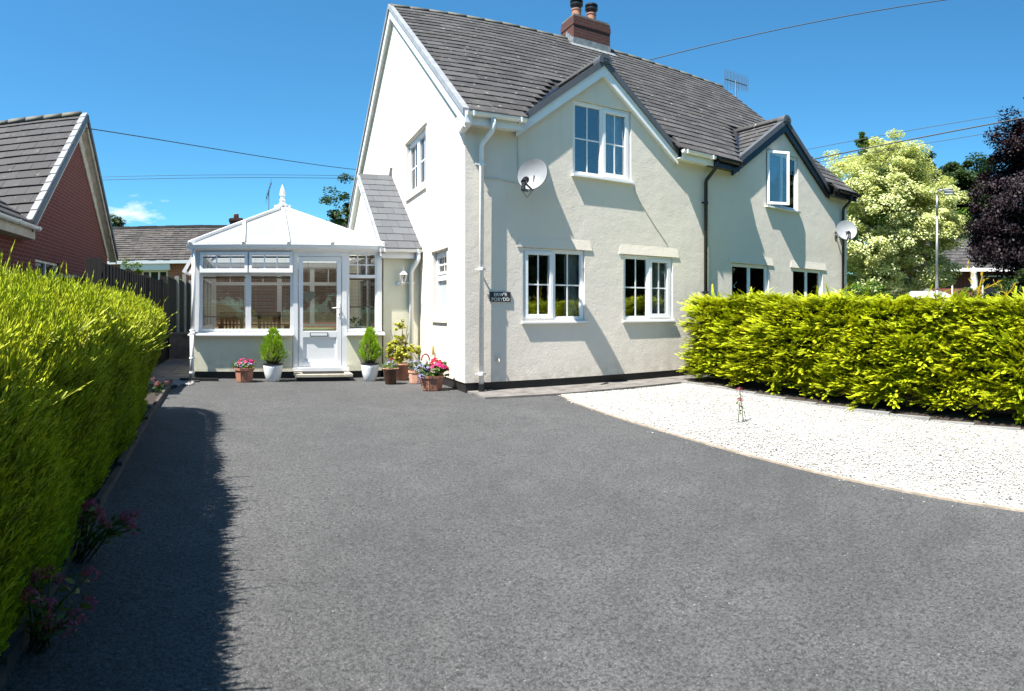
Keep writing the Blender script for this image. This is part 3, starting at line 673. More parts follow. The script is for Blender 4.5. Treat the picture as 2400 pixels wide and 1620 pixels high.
# drip hoods over the lower windows
for a, b, c, d in [w[:4] for w in FW[:2]]+[FW2[0], FW2[1]]:
    hb = MB(); z = d+.004
    A = [(a-.10, YF-.001, z), (b+.14, YF-.001, z), (b+.10, YF-.001, z+.17), (a-.06, YF-.001, z+.17)]; B = [(a-.10, YF-.016, z), (b+.14, YF-.016, z), (b+.14, YF-.0152, z+.010), (a-.10, YF-.0152, z+.010)]
    hb.add(A+B, [(4, 5, 6, 7), (7, 6, 2, 3), (0, 4, 7, 3), (5, 1, 2, 6), (0, 1, 5, 4)]); hb.build('drip_hood', M['stucco'], cot)
pb = MB(); pb.box(XL+.02, XR-.02, YF+.02, YF+.25, -1.34, -1.09); pb.box(XL+.02, XL+.25, YF+.25, YB, -1.34, -1.091); pb.build('plinth', M['plinth'], cot)
# inside: floors, back partition, so that the windows look into rooms
ib = MB(); ib.box(XL+.3, XR-.3, YF+.3, YB-.3, -1.0, -.95); ib.box(XL+.3, XR-.3, YF+.3, YB-.3, 1.35, 1.5); ib.box(XL+.3, XR-.3, 13.0, 13.1, -.95, 1.35); ib.box(XP-.05, XP+.05, YF+.3, 13, -.95, 1.35); ib.box(XL+.3, XR-.3, 11.6, 11.7, 1.5, 3.4); ib.box(XP-.05, XP+.05, YF+.3, 11.6, 1.5, 3.3)
ib.build('interior_wall', M['room'], cot)
# roof: deck + separate tiles
db = MB(); OV = .10; x0, x1 = XL-OV, XR+OV
def frontz(y): return EZ+(y-EY)*SL
def inv(z): return EY+(z-EZ)/SL
o2 = [(x0, EY)]
for c, hw, rz in DORM: o2 += [(c-hw, EY), (c, inv(rz)), (c+hw, EY)]
o2 += [(x1, EY), (x1, RY), (x0, RY)]
rings = [[Vector((a, b, 0)) for a, b in o2]]
Pd = [(a, b, frontz(b)-.012) for a, b in o2]
db.add(Pd, [t if (Vector(Pd[t[1]])-Vector(Pd[t[0]])).cross(Vector(Pd[t[2]])-Vector(Pd[t[0]])).z > 0 else t[::-1] for t in tessellate_polygon(rings)])
db.add([(x0, RY, RZ-.01), (x1, RY, RZ-.01), (x1, BY, BZ), (x0, BY, BZ)], [(0, 1, 2, 3)])
roof = db.build('roof', M['deck'], cot)
tb = MB()
def skip(p):
    h = dorm_h(p.x)
    return h > 0 and h > frontz(p.y)-.12 and p.y < 10.3
Ls = math.hypot(RY-EY, RZ-EZ)
tiles(tb, (x0+.03, EY-.03, EZ-.02), (1, 0, 0), (0, RY-EY, RZ-EZ), x1-x0-.06, Ls-.02, .33, .255, skip, th=.019, jit=.0045)
tb.build('roof_tile', M['tile'], roof)
tb = MB(); tiles(tb, (x1, BY, BZ), (-1, 0, 0), (0, RY-BY, RZ-BZ), x1-x0, math.hypot(RY-BY, RZ-BZ), .33, .3, th=.02); tb.build('roof_tile', M['tile'], roof)
rb = MB(); x = x0; rb.smooth = True
while x < x1-.1:
    L = .45; rb.r = random.random(); z = RZ+.005+random.uniform(-.006, .006)
    pr = [(x, RY+.115*math.cos(a), z-.065+.10*math.sin(a)) for a in np.linspace(0, math.pi, 9)]; rb.prism(pr, (min(L, x1-x)-.008, 0, 0)); x += L
rb.build('ridge', M['ridge_moss'], roof)
# verge of the left gable: white barge board with a pale cap, soffit strip
bb = MB(); vb = MB()
def rake(mbx, X, ya, za, yb, zb, t, dz0, dz1):
    mbx.prism([(X, ya, za+dz0), (X, yb, zb+dz0), (X, yb, zb+dz1), (X, ya, za+dz1)], (t, 0, 0))
rake(bb, x0, EY-.02, EZ-.02, RY, RZ-.02, .028, -.24, -.01); rake(bb, x0, RY, RZ-.02, BY, BZ-.02, .028, -.24, -.01)
rake(bb, x1-.028, EY, EZ, RY, RZ-.01, .028, -.22, -.01)
bb.add([(x0+.028, EY, EZ-.2), (XL+.01, EY, EZ-.2), (XL+.01, RY, RZ-.2), (x0+.028, RY, RZ-.2)], [(0, 1, 2, 3)]); bb.add([(x0+.028, RY, RZ-.2), (XL+.01, RY, RZ-.2), (XL+.01, BY, BZ-.2), (x0+.028, BY, BZ-.2)], [(0, 1, 2, 3)])
bb.build('barge_board', M['upvc'], cot)
rake(vb, x0-.035, EY-.05, EZ-.03, RY, RZ, .10, -.055, .045); rake(vb, x0-.035, RY, RZ, BY, BZ, .10, -.055, .045); vb.build('verge_cap', M['pale_verge'], cot)
# boxed end of the eave at the near corner
eb = MB(); eb.prism([(x0-.002, EY-.06, EZ-.03), (x0-.002, EY-.06, EZ-.20), (x0-.002, YF-.001, EZ-.27), (x0-.002, YF+.22, EZ-.02), (x0-.002, YF-.001, EZ-.02)], (.11, 0, 0)); eb.build('eave_box', M['upvc'], cot)
# fascias and gutters
def fascia(a, b, mat):
    f = MB(); f.box(a, b, EY+.0, EY+.022, EZ-.20, EZ-.025); f.box(a, b, EY+.022, YF, EZ-.165, EZ-.15); f.build('fascia', M[mat], cot)
def gut(a, b, mat):
    g = MB(); gutter(g, (a, EY-.065, EZ-.045), (b, EY-.065, EZ-.045)); g.build('gutter', M[mat], cot)
c0, h0, _ = DORM[0]; c1, h1, _ = DORM[1]
fascia(XL+.01, c0-h0, 'upvc'); fascia(c0+h0, XP, 'upvc'); fascia(XP, c1-h1, 'black_paint'); fascia(c1+h1, x1-.03, 'black_paint')
gut(x0+.02, c0-h0+.03, 'white_gutter'); gut(c0+h0-.05, XP-.03, 'white_gutter'); gut(XP-.02, c1-h1+.02, 'black_paint'); gut(c1+h1-.02, x1+.02, 'black_paint')
def downpipe(pts, mat, brackets, r=.037, foot=None, wall_y=YF, par=None):
    p = MB(); p.smooth = True; p.tube(pts, r, 10); x, y = pts[-1][0], pts[-1][1]; p.smooth = False
    for z in brackets: p.lathe([(r+.001, z-.018), (r+.011, z-.018), (r+.011, z+.018), (r+.001, z+.018)], (x, y, 0), 12); p.box(x-.085, x+.085, y+r*.5, y+r*.5+.012, z-.012, z+.012); p.box(x-.012, x+.012, y, wall_y, z-.008, z+.008)
    o = p.build('downpipe', M[mat], par or cot)
    if foot: f = MB(); f.lathe([(r+.012, foot[0]), (r+.012, foot[1])], (x, y, 0), 12); f.build('foot', M['black_paint'], o)
downpipe([(3.44, EY-.065, EZ-.1), (3.44, EY-.065, EZ-.22), (3.43, EY-.05, EZ-.27), (3.34, YF-.13, EZ-.42), (3.33, YF-.10, EZ-.47), (3.33, YF-.095, -1.12)], 'white_gutter', [2.2, .62, -.95], foot=(-1.23, -1.1))
downpipe([(7.90, EY-.065, EZ-.1), (7.90, EY-.065, EZ-.2), (7.88, EY-.03, EZ-.26), (7.82, YF-.1, EZ-.45), (7.82, YF-.08, EZ-.5), (7.82, YF-.075, -1.2)], 'black_paint', [2.05, .35, -.8])
downpipe([(12.45, EY-.065, EZ-.1), (12.45, EY-.06, EZ-.2), (12.42, YF-.09, EZ-.4), (12.42, YF-.075, EZ-.48), (12.42, YF-.075, -1.2)], 'black_paint', [1.9, .35])
gp = MB(); gp.tube([(12.18, YF-.02, .5), (12.18, YF-.02, -1.1)], .012, 6); gp.build('thin_pipe', M['upvc'], cot)
# the two front gables
for k, (c, hw, rz) in enumerate(DORM):
    bm_, cm = ('upvc', 'grey_verge') if k == 0 else ('black_paint', 'grey_verge')
    yf = YF-.085; sl = (rz-EZ)/hw
    b2 = MB()
    for s in (-1, 1):
        A = [(c, yf, rz-.06), (c+s*(hw+.03), yf, EZ-.06-.03*sl), (c+s*(hw+.03), yf, EZ-.235-.03*sl), (c, yf, rz-.26)]
        b2.prism(A, (0, .026, 0))
        b2.add([(c, yf+.026, rz-.245), (c+s*hw, yf+.026, EZ-.22), (c+s*hw, YF+.002, EZ-.22), (c, YF+.002, rz-.245)], [(0, 1, 2, 3)])
    dm = b2.build('gable_barge', M[bm_], cot)
    v2 = MB()
    for s in (-1, 1):
        A = [(c, yf-.03, rz+.035), (c+s*(hw+.02), yf-.03, EZ+.035-.02*sl), (c+s*(hw+.02), yf-.03, EZ-.085-.02*sl), (c, yf-.03, rz-.085)]; v2.prism(A, (0, .14, 0))
    # ridge end block
    v2.prism([(c+.125*math.cos(a), yf-.05, rz-.02+.115*math.sin(a)) for a in np.linspace(-.35, math.pi+.35, 12)], (0, .2, 0))
    for dz in (-.02, .025): v2.box(c-.06, c+.06, yf-.056, yf-.049, rz+dz-.006, rz+dz+.006)
    v2.build('gable_cap', M[cm], dm)
    d2 = MB(); yb = inv(rz)+.05
    for s in (-1, 1):
        d2.add([(c, yf+.02, rz-.012), (c+s*hw, yf+.02, EZ-.012), (c+s*hw, EY+.1, EZ-.012), (c, yb, rz-.012)], [(0, 1, 2, 3)])
    dr = d2.build('gable_roof', M['deck'], cot)
    t2 = MB(); L2 = math.hypot(hw, rz-EZ)
    tiles(t2, (c-hw, yb, EZ-.0), (0, -1, 0), (hw, 0, rz-EZ), yb-yf-.1, L2, .3, .255, skip=lambda p: p.y > inv(p.z)+.25)
    tiles(t2, (c+hw, yf+.1, EZ-.0), (0, 1, 0), (-hw, 0, rz-EZ), yb-yf-.1, L2, .3, .255, skip=lambda p: p.y > inv(p.z)+.25)
    t2.smooth = True; t2.prism([(c+.12*math.cos(a), yf+.1, rz-.03+.12*math.sin(a)) for a in np.linspace(0, math.pi, 9)], (0, yb-yf, 0))
    t2.build('gable_tile', M['tile'], dr)
    vl = MB()
    for s in (-1, 1):
        vl.bar((c+s*(hw+.02), EY+.02, EZ+.03), (c, inv(rz)+.02, rz+.03), .10, .012, (0, -.4, 1))
    vl.build('valley', M['black_paint'], dr)
# windows of the left home
for a, b, z0, z1, l in FW: casement(cot, a+.004, b-.004, z0, z1-.004, l, YF+.035, so=.11 if z0 > 1 else .085)
# windows of the right home
for a, b, z0, z1 in FW2[:2]: casement(cot, a+.004, b-.004, z0, z1-.004, [('fixed', 1), ('fixed', 1)], YF+.05, so=.09, bars=False)
a, b, z0, z1 = FW2[2]; wopen = casement(cot, a+.004, b-.004, z0, z1-.004, [('fixed', 1.05), ('fixed', .95)], YF+.035, so=.11, bars=False)
# its left casement stands open: a sash hinged on the left jamb
hx, hy = a+.06, YF+.02; ang = R(33); ux, uy = math.cos(ang), -math.sin(ang); wd = .50
def sp(u, t, z): return Vector((hx+ux*u-uy*t*-1*0+(-uy)*0+0, hy+uy*u, z))+Vector((uy, -ux, 0))*t
sb = MB(); s = .055
for (ua, ub, za, zb) in ((0, wd, z0+.03, z0+.03+s), (0, wd, z1-.03-s, z1-.03), (0, s, z0+.03+s, z1-.03-s), (wd-s, wd, z0+.03+s, z1-.03-s)):
    cc = sp((ua+ub)/2, 0, (za+zb)/2); sb.obox(cc, Vector((ux, uy, 0))*(ub-ua)/2, Vector((uy, -ux, 0))*.028, Vector((0, 0, (zb-za)/2)))
sb.build('open_sash', M['upvc'], wopen, bevel=.004)
pb = MB(); pb.obox(sp(wd/2, 0, (z0+z1)/2), Vector((ux, uy, 0))*(wd/2-s+.004), Vector((uy, -ux, 0))*.002, Vector((0, 0, (z1-z0)/2-.03-s+.004))); pb.build('open_pane', M['glass'], wopen)
# windows of the left gable (facing -X)
def side_window(par, ya, yb, z0, z1, kind, X=XL):
    mb = MB(); fw = .05; xa, xb = X+.065, X+.135
    for p in ((ya, yb, z1-fw, z1), (ya, yb, z0, z0+fw), (ya, ya+fw, z0+fw, z1-fw), (yb-fw, yb, z0+fw, z1-fw)): mb.box(xa, xb, *p)
    ym = (ya+yb)/2; zt = z0+(z1-z0)*.62
    if kind == 'pair': mb.box(xa, xb, ym-.03, ym+.03, z0+fw, z1-fw); cells = [(ya+fw, ym-.03, z0+fw, z1-fw, 1, 1, 'glass'), (ym+.03, yb-fw, z0+fw, z1-fw, 1, 1, 'glass')]
    else: mb.box(xa, xb, ya+fw, yb-fw, zt-.03, zt+.03); cells = [(ya+fw, yb-fw, zt+.03, z1-fw, 1, 1, 'glass'), (ya+fw, yb-fw, z0+fw, zt-.03, 0, 0, 'frosted')]
    w = mb.build('window', M['upvc'], par)
    for a, b, c, d, nv, nh, g in cells:
        s = .045; sb = MB()
        for p in ((a, b, d-s, d), (a, b, c, c+s), (a, a+s, c+s, d-s), (b-s, b, c+s, d-s)): sb.box(xa-.012, xa+.05, *p)
        sb.build('sash', M['upvc'], w); a += s; b -= s; c += s; d -= s
        p = MB(); p.box(xa+.03, xa+.034, a-.004, b+.004, c-.004, d+.004); p.build('pane', M[g], w)
        if nv:
            gb = MB(); m_ = (a+b)/2; z_ = (c+d)/2; gb.box(xa+.02, xa+.029, m_-.012, m_+.012, c, d); gb.box(xa+.02, xa+.029, a, m_-.012, z_-.012, z_+.012); gb.box(xa+.02, xa+.029, m_+.012, b, z_-.012, z_+.012); gb.build('glazing_bar', M['upvc'], w)
    sm = MB(); sm.prism([(X-.035, ya-.03, z0-.10), (X-.035, ya-.03, z0-.055), (X+.065, ya-.03, z0-.005), (X+.065, ya-.03, z0-.10)], (0, yb-ya+.06, 0)); sm.build('sill', M['stucco'], w)
side_window(cot, 10.634, 12.026, 2.33, 3.396, 'pair'); side_window(cot, 9.414, 10.166, -.10, 1.006, 'top')
# drip moulding over the gable windows
for ya, yb, z in ((10.55, 12.12, 3.41), (9.33, 10.25, 1.02)):
    hb = MB(); hb.prism([(XL-.03, ya, z), (XL-.03, ya, z+.02), (XL, ya, z+.06), (XL, ya, z)], (0, yb-ya, 0)); hb.build('drip_hood', M['stucco'], cot)
# chimney
chx0, chx1, chy0, chy1 = 7.46, 8.53, 12.80, 13.42
cb = MB(); cb.box(chx0, chx1, chy0, chy1, 6.0, 7.24); cb.box(chx0-.014, chx1+.014, chy0-.014, chy1+.014, 7.02, 7.14); cb.build('chimney', M['brick_chimney'], roof)
lb = MB(); zf = frontz(chy0)
lb.box(chx0-.012, chx1+.012, chy0-.012, chy0, zf-.05, zf+.20)
for i in range(4):
    ya = chy0+i*(RY-chy0)/4; lb.box(chx0-.012, chx0, ya, ya+(RY-chy0)/4, frontz(ya)-.05, frontz(ya)+.22)
lb.add([(chx0-.14, chy0-.16, frontz(chy0-.16)+.05), (chx1+.14, chy0-.16, frontz(chy0-.16)+.05), (chx1+.14, chy0, zf+.055), (chx0-.14, chy0, zf+.055)], [(0, 1, 2, 3)]); lb.build('flashing', M['lead'], roof)
fb = MB(); fb.prism([(chx0+.02, chy0+.02, 7.24), (chx1-.02, chy0+.02, 7.24), (chx1-.02, chy1-.02, 7.24), (chx0+.02, chy1-.02, 7.24)], (0, 0, .05)); fb.build('flaunching', M['concrete'], roof)
for x, tall in ((7.72, 1), (8.16, 0)):
    p = MB(); z = 7.28; p.lathe([(.125, z), (.135, z+.03), (.12, z+.06), (.115, z+.22), (.13, z+.24), (.13, z+.27), (.10, z+.27)], (x, 13.1, 0), 18); p.smooth = True; p.build('chimney_pot', M['terracotta'], roof)
    k = MB(); z = 7.54; k.lathe([(.105, z), (.105, z+.07), (.16, z+.10), (.165, z+.14), (.12, z+.15), (.12, z+.18), (.165, z+.19), (.165, z+.23), (.05, z+.27), (.0, z+.275)], (x, 13.1, 0), 18); k.build('chimney_cowl', M['black_plastic'], roof)
tmp = None

# ------------------------------------------------------------------ slate roofed side porch (part of the cottage)
PX0, PYF, PYB = 2.40, 11.06, 15.6; PRY, PRZ = 13.3, 3.0; PEY, PEZ = 10.90, 1.17; PSL = (PRZ-PEZ)/(PRY-PEY)
mb = MB()
wall_poly(mb, [(PX0+.004, -1.09), (XL+.02, -1.09), (XL+.02, 1.25), (PX0+.004, 1.25)], [], lambda a, b: (a, PYF, b), .2, (0, -1, 0))
wall_poly(mb, [(PYF+.004, -1.09), (PYB, -1.09), (PYB, PEZ+.1), (PRY, PRZ-.08), (PYF+.004, PEZ+.08)], [], lambda a, b: (PX0, a, b), .2, (-1, 0, 0))
por = mb.build('side_porch', M['smooth_render'], cot)
pb = MB(); pb.box(PX0+.02, XL+.02, PYF+.02, PYF+.2, -1.34, -1.09); pb.build('porch_plinth', M['plinth'], por)
d = MB(); px0 = PX0-.09; d.add([(px0, PEY, PEZ-.01), (XL, PEY, PEZ-.01), (XL, PRY, PRZ-.01), (px0, PRY, PRZ-.01), (XL, PYB+.15, PEZ), (px0, PYB+.15, PEZ)], [(0, 1, 2, 3), (3, 2, 4, 5)]); d.build('roof', M['deck'], por)
t = MB(); tiles(t, (px0+.01, PEY-.04, PEZ-.03), (1, 0, 0), (0, PRY-PEY, PRZ-PEZ), XL-px0-.01, math.hypot(PRY-PEY, PRZ-PEZ)-.05, .33, .262, th=.011, jit=.0022); t.build('roof_slate', M['slate'], por)
t = MB(); tiles(t, (XL, PYB+.15, PEZ), (-1, 0, 0), (0, PRY-PYB-.15, PRZ-PEZ), XL-px0, 2.9, .33, .262, th=.011, jit=.002); t.build('roof_slate', M['slate'], por)
r = MB(); x = px0
while x < XL-.02:
    L = min(.42, XL-x); r.rn; r.r = random.random(); r.prism([(x, PRY-.13, PRZ-.075), (x, PRY, PRZ+.05), (x, PRY+.13, PRZ-.075)], (L-.006, 0, 0)); x += L
r.prism([(XL-.09, PRY-.03, PRZ+.0), (XL-.09, PRY+.03, PRZ), (XL-.06, PRY, PRZ+.22)], (.06, 0, 0)); r.build('ridge', M['slate'], por)
b = MB()
for ya, za, yb, zb in ((PEY-.03, PEZ-.02, PRY, PRZ), (PRY, PRZ, PYB+.15, PEZ)):
    b.prism([(px0-.01, ya, za-.15), (px0-.01, yb, zb-.15), (px0-.01, yb, zb-.02), (px0-.01, ya, za-.02)], (.03, 0, 0))
    b.add([(px0+.02, ya, za-.1), (PX0, ya, za-.1), (PX0, yb, zb-.1), (px0+.02, yb, zb-.1)], [(0, 1, 2, 3)])
b.build('barge_board', M['upvc'], por)
b = MB()
for ya, za, yb, zb in ((PEY-.05, PEZ-.02, PRY, PRZ+.01), (PRY, PRZ+.01, PYB+.15, PEZ)): b.prism([(px0-.03, ya, za-.03), (px0-.03, yb, zb-.03), (px0-.03, yb, zb+.03), (px0-.03, ya, za+.03)], (.06, 0, 0))
b.build('verge_cap', M['pale_verge'], por)
lf = MB(); lf.prism([(XL-.004, PEY, PEZ+.02), (XL-.004, PRY, PRZ+.02), (XL-.004, PRY, PRZ+.14), (XL-.004, PEY, PEZ+.14)], (-.012, 0, 0)); lf.build('flashing', M['stucco'], por)
f = MB(); f.box(px0+.02, XL-.005, PEY+.02, PEY+.045, PEZ-.20, PEZ-.03); f.box(px0+.02, XL-.005, PEY+.045, PYF, PEZ-.17, PEZ-.155); f.build('fascia', M['upvc'], por)
g = MB(); gutter(g, (px0-.02, PEY-.06, PEZ-.04), (XL-.02, PEY-.06, PEZ-.04)); g.build('gutter', M['white_gutter'], por)
downpipe([(3.02, PEY-.06, PEZ-.09), (3.02, PEY-.06, PEZ-.2), (3.0, PEY-.04, PEZ-.26), (2.93, PYF-.12, PEZ-.40), (2.92, PYF-.09, PEZ-.46), (2.92, PYF-.085, -1.2)], 'white_gutter', [.52, -.7], wall_y=PYF, par=por, r=.042)

# ------------------------------------------------------------------ conservatory
CX0, CX1, CYF, CYB = -1.10, 2.36, 11.0, 15.0
con = thing('conservatory', 'white framed conservatory with pitched translucent roof and pointed finial', 'conservatory', ((CX0+CX1)/2, CYF, G0))
ZC = -.46                                       # underside of the cill
mb = MB(); mb.box(CX0, .70, CYF, CYF+.2, -1.11, ZC); mb.box(1.70, CX1, CYF, CYF+.2, -1.11, ZC); mb.box(CX0, CX0+.2, CYF+.2, CYB, -1.11, ZC); mb.box(CX1-.2, CX1, CYF+.2, CYB, -1.11, ZC); mb.box(CX0+.2, CX1-.2, CYB-.2, CYB, -1.11, ZC)
mb.build('dwarf_wall', M['smooth_render'], con)
mb = MB(); mb.box(CX0+.02, CX1-.02, CYF+.02, CYF+.2, -1.35, -1.11); mb.box(CX0+.02, CX0+.2, CYF+.2, CYB, -1.35, -1.11); mb.build('plinth', M['plinth'], con)
mb = MB(); mb.box(CX0+.2, CX1-.2, CYF+.2, CYB-.2, -1.2, -1.02); mb.build('interior_floor', M['room_floor'], con)
mb = MB()                                       # cills
def cill(a, b): mb.prism([(a, CYF-.10, ZC), (a, CYF-.10, ZC+.03), (a, CYF+.05, ZC+.075), (a, CYF+.15, ZC+.075), (a, CYF+.15, ZC)], (b-a, 0, 0))
cill(CX0-.06, .715); cill(1.685, CX1+.04)
mb.prism([(CX0-.10, CYF-.05, ZC), (CX0-.10, CYF-.05, ZC+.03), (CX0+.05, CYF-.05, ZC+.07), (CX0+.15, CYF-.05, ZC+.07), (CX0+.15, CYF-.05, ZC)], (0, CYB-CYF+.1, 0)); mb.build('cill', M['upvc'], con, bevel=.004)
zt = 1.06; zb = ZC+.075
mb = MB()                                       # corner posts, head beam
mb.box(CX0, CX0+.11, CYF, CYF+.11, zb, zt); mb.box(CX1-.09, CX1, CYF, CYF+.11, zb, zt); mb.box(.715, .80, CYF, CYF+.09, -1.08, zt); mb.box(1.615, 1.70, CYF, CYF+.09, -1.08, zt)
mb.box(CX0, CX1, CYF-.005, CYF+.12, zt, zt+.10); mb.box(CX0-.005, CX0+.12, CYF+.12, CYB, zt, zt+.1); mb.box(CX1-.12, CX1, CYF+.12, CYB, zt, zt+.1); mb.box(CX0, CX1, CYB-.12, CYB, zt, zt+.1)
mb.box(CX0, CX0+.11, CYB-.11, CYB, zb, zt); mb.box(CX1-.11, CX1, CYB-.11, CYB, zb, zt)
mb.build('post', M['upvc'], con)
def cframe(a, b, zbar, tri, y=CYF):             # one bay: lower fixed pane, top light
    f = MB(); fw = .05
    f.box(a, b, y+.01, y+.08, zb, zb+fw); f.box(a, b, y+.01, y+.08, zt-fw*.6, zt); f.box(a, a+fw, y+.01, y+.08, zb+fw, zt-fw*.6); f.box(b-fw, b, y+.01, y+.08, zb+fw, zt-fw*.6); f.box(a+fw, b-fw, y+.01, y+.08, zbar-.03, zbar+.03)
    w = f.build('window', M['upvc'], con, bevel=.004)
    p = MB(); p.box(a+fw, b-fw, y+.045, y+.049, zb+fw, zbar-.03); p.build('pane', M['clear_glass'], w)
    return w, a+fw, b-fw
TR = .66
for a, b in ((CX0+.11, -.10), (-.10, .715)):
    w, a2, b2 = cframe(a, b, TR, 0)
    # top-hung vent standing slightly open
    v = MB(); s = .055; H = zt-.01-(TR+.01); tilt = R(7); top = Vector((0, CYF+.0, zt-.005)); dn = Vector((0, -math.sin(tilt), -math.cos(tilt))); nn = Vector((0, -math.cos(tilt), math.sin(tilt)))
    def vp(x, q): return Vector((x, top.y, top.z))+dn*q
    aa, bb_ = a+.01, b-.012
    for (xa, xb, qa, qb) in ((aa, bb_, 0, s), (aa, bb_, H-s-.02, H), (aa, aa+s, s, H-s-.02), (bb_-s, bb_, s, H-s-.02)):
        v.obox(vp((xa+xb)/2, (qa+qb)/2)+nn*.02, Vector(((xb-xa)/2, 0, 0)), dn*(qb-qa)/2, nn*.028)
    v.build('vent', M['upvc'], w, bevel=.004)
    p = MB(); p.obox(vp((aa+bb_)/2, H/2-.01)+nn*.015, Vector(((bb_-aa)/2-s, 0, 0)), dn*(H/2-s-.005), nn*.002); p.build('pane', M['clear_glass'], w)
    g = MB()
    for k in (1, 2): x = aa+s+(bb_-aa-2*s)*k/3; g.obox(vp(x, H/2-.01)+nn*.024, Vector((.011, 0, 0)), dn*(H/2-s-.01), nn*.005)
    g.build('glazing_bar', M['upvc'], w)
w, a2, b2 = cframe(1.70, CX1-.075, .63, 0)
p = MB(); p.box(a2, b2, CYF+.045, CYF+.049, .66, zt-.03); p.build('pane', M['clear_glass'], w)
g = MB(); t_ = .011; zm = (.66+zt-.03)/2
for k in (1, 2): x = a2+(b2-a2)*k/3; g.box(x-t_, x+t_, CYF+.034, CYF+.043, .66, zt-.03)
for k in range(3): xa = a2+(b2-a2)*k/3+(t_ if k else 0); xb = a2+(b2-a2)*(k+1)/3-(t_ if k < 2 else 0); g.box(xa, xb, CYF+.034, CYF+.043, zm-t_, zm+t_)
g.build('glazing_bar', M['upvc'], w)
# side and back glazing
def sframe(x, ya, yb, n=1):
    f = MB(); fw = .05
    f.box(x, x+.07, ya, yb, zb, zb+fw); f.box(x, x+.07, ya, yb, zt-.03, zt); f.box(x, x+.07, ya, ya+fw, zb+fw, zt-.03); f.box(x, x+.07, yb-fw, yb, zb+fw, zt-.03); f.box(x, x+.07, ya+fw, yb-fw, TR-.03, TR+.03)
    w = f.build('window', M['upvc'], con); p = MB(); p.box(x+.03, x+.034, ya+fw, yb-fw, zb+fw, TR-.03); p.box(x+.03, x+.034, ya+fw, yb-fw, TR+.03, zt-.03); p.build('pane', M['clear_glass'], w); return w
for k in range(4):
    ya = CYF+.11+k*(CYB-CYF-.22)/4; yb = ya+(CYB-CYF-.22)/4
    w = sframe(CX0+.01, ya, yb)
    if k == 0:
        v = MB(); tilt = R(30); dn = Vector((-math.sin(tilt), 0, -math.cos(tilt))); nn = Vector((-math.cos(tilt), 0, math.sin(tilt))); H = .40
        for (qa, qb, y0, y1) in ((0, .05, ya, yb), (H-.05, H, ya, yb), (.05, H-.05, ya, ya+.05), (.05, H-.05, yb-.05, yb)):
            v.obox(Vector((CX0, (y0+y1)/2, zt-.01))+dn*(qa+qb)/2, Vector((0, (y1-y0)/2, 0)), dn*(qb-qa)/2, nn*.03)
        v.build('vent', M['upvc'], w)
    if k < 2: sframe(CX1-.08, ya, yb)
mb = MB(); mb.box(CX1-.1, CX1-.04, CYF+2.0, CYB-.11, zb, zt); mb.build('infill_panel', M['smooth_render'], con)
for k in range(4):
    xa = CX0+.11+k*(CX1-CX0-.22)/4; xb = xa+(CX1-CX0-.22)/4; f = MB(); fw = .055; y = CYB-.09
    f.box(xa, xb, y, y+.07, zb, zb+fw); f.box(xa, xb, y, y+.07, zt-.03, zt); f.box(xa, xa+fw, y, y+.07, zb+fw, zt-.03); f.box(xb-fw, xb, y, y+.07, zb+fw, zt-.03); f.box(xa+fw, xb-fw, y, y+.07, TR-.04, TR+.04)
    m_ = (xa+xb)/2; f.box(m_-.012, m_+.012, y+.02, y+.05, TR+.04, zt-.03)
    w = f.build('window', M['upvc'], con); p = MB(); p.box(xa+fw, xb-fw, y+.03, y+.034, zb+fw, TR-.04); p.box(xa+fw, xb-fw, y+.03, y+.034, TR+.04, zt-.03); p.build('pane', M['clear_glass'], w)
# door
DX0, DX1 = .80, 1.615
f = MB(); f.box(DX0, DX1, CYF+.0, CYF+.085, .99, zt); f.box(DX0, DX1, CYF-.03, CYF+.1, -1.08, -1.03); f.box(DX0-.10, DX1+.12, CYF-.07, CYF-.03, -1.10, -1.04)
f.build('door_frame', M['upvc'], con)
dz0, dz1 = -1.025, .985; gz0, gz1 = -.375, .905; xa, xb = DX0+.012, DX1-.012; st = .085
d = MB(); y0, y1 = CYF+.012, CYF+.075
d.box(xa, xb, y0, y1, gz1, dz1); d.box(xa, xa+st, y0, y1, dz0, gz1); d.box(xb-st, xb, y0, y1, dz0, gz1); d.box(xa+st, xb-st, y0, y1, dz0, dz0+.10); d.box(xa+st, xb-st, y0, y1, gz0-.115, gz0)
door = d.build('door', M['upvc'], con, bevel=.004)
p = MB(); p.box(xa+st, xb-st, y0+.022, y1-.01, dz0+.10, gz0-.115); pp = p.build('door_panel', M['upvc'], door)
p = MB()
for q in ((xa+st, xb-st, dz0+.10, dz0+.115), (xa+st, xb-st, gz0-.13, gz0-.115), (xa+st, xa+st+.015, dz0+.115, gz0-.13), (xb-st-.015, xb-st, dz0+.115, gz0-.13)): p.box(q[0], q[1], y0+.006, y0+.022, q[2], q[3])
p.build('panel_moulding', M['upvc'], door)
p = MB(); p.box(xa+st, xb-st, y0+.03, y0+.034, gz0, gz1); p.build('pane', M['clear_glass'], door)
p = MB(); cx = (xa+xb)/2-.02; z = gz0-.06; p.box(cx-.165, cx+.165, y0-.008, y0, z-.035, z+.035); p.build('letterbox', M['grey_verge'], door)
p = MB(); p.box(cx-.150, cx+.150, y0-.016, y0-.0085, z-.024, z+.024); p.build('letter_flap', M['upvc'], door)
p = MB(); hx_ = xb-.042; p.box(hx_-.014, hx_+.014, y0-.010, y0, -.12, .14); p.tube([(hx_, y0-.008, .05), (hx_, y0-.05, .05), (hx_-.03, y0-.055, .05), (hx_-.13, y0-.055, .046)], .011, 8); p.build('handle', M['upvc'], door)
p = MB(); p.lathe([(.008, 0), (.008, .004)], (0, 0, 0), 10); p2 = MB(); p2.box(hx_-.006, hx_+.006, y0-.0125, y0-.0095, -.085, -.055); p2.build('keyhole', M['black_plastic'], door)
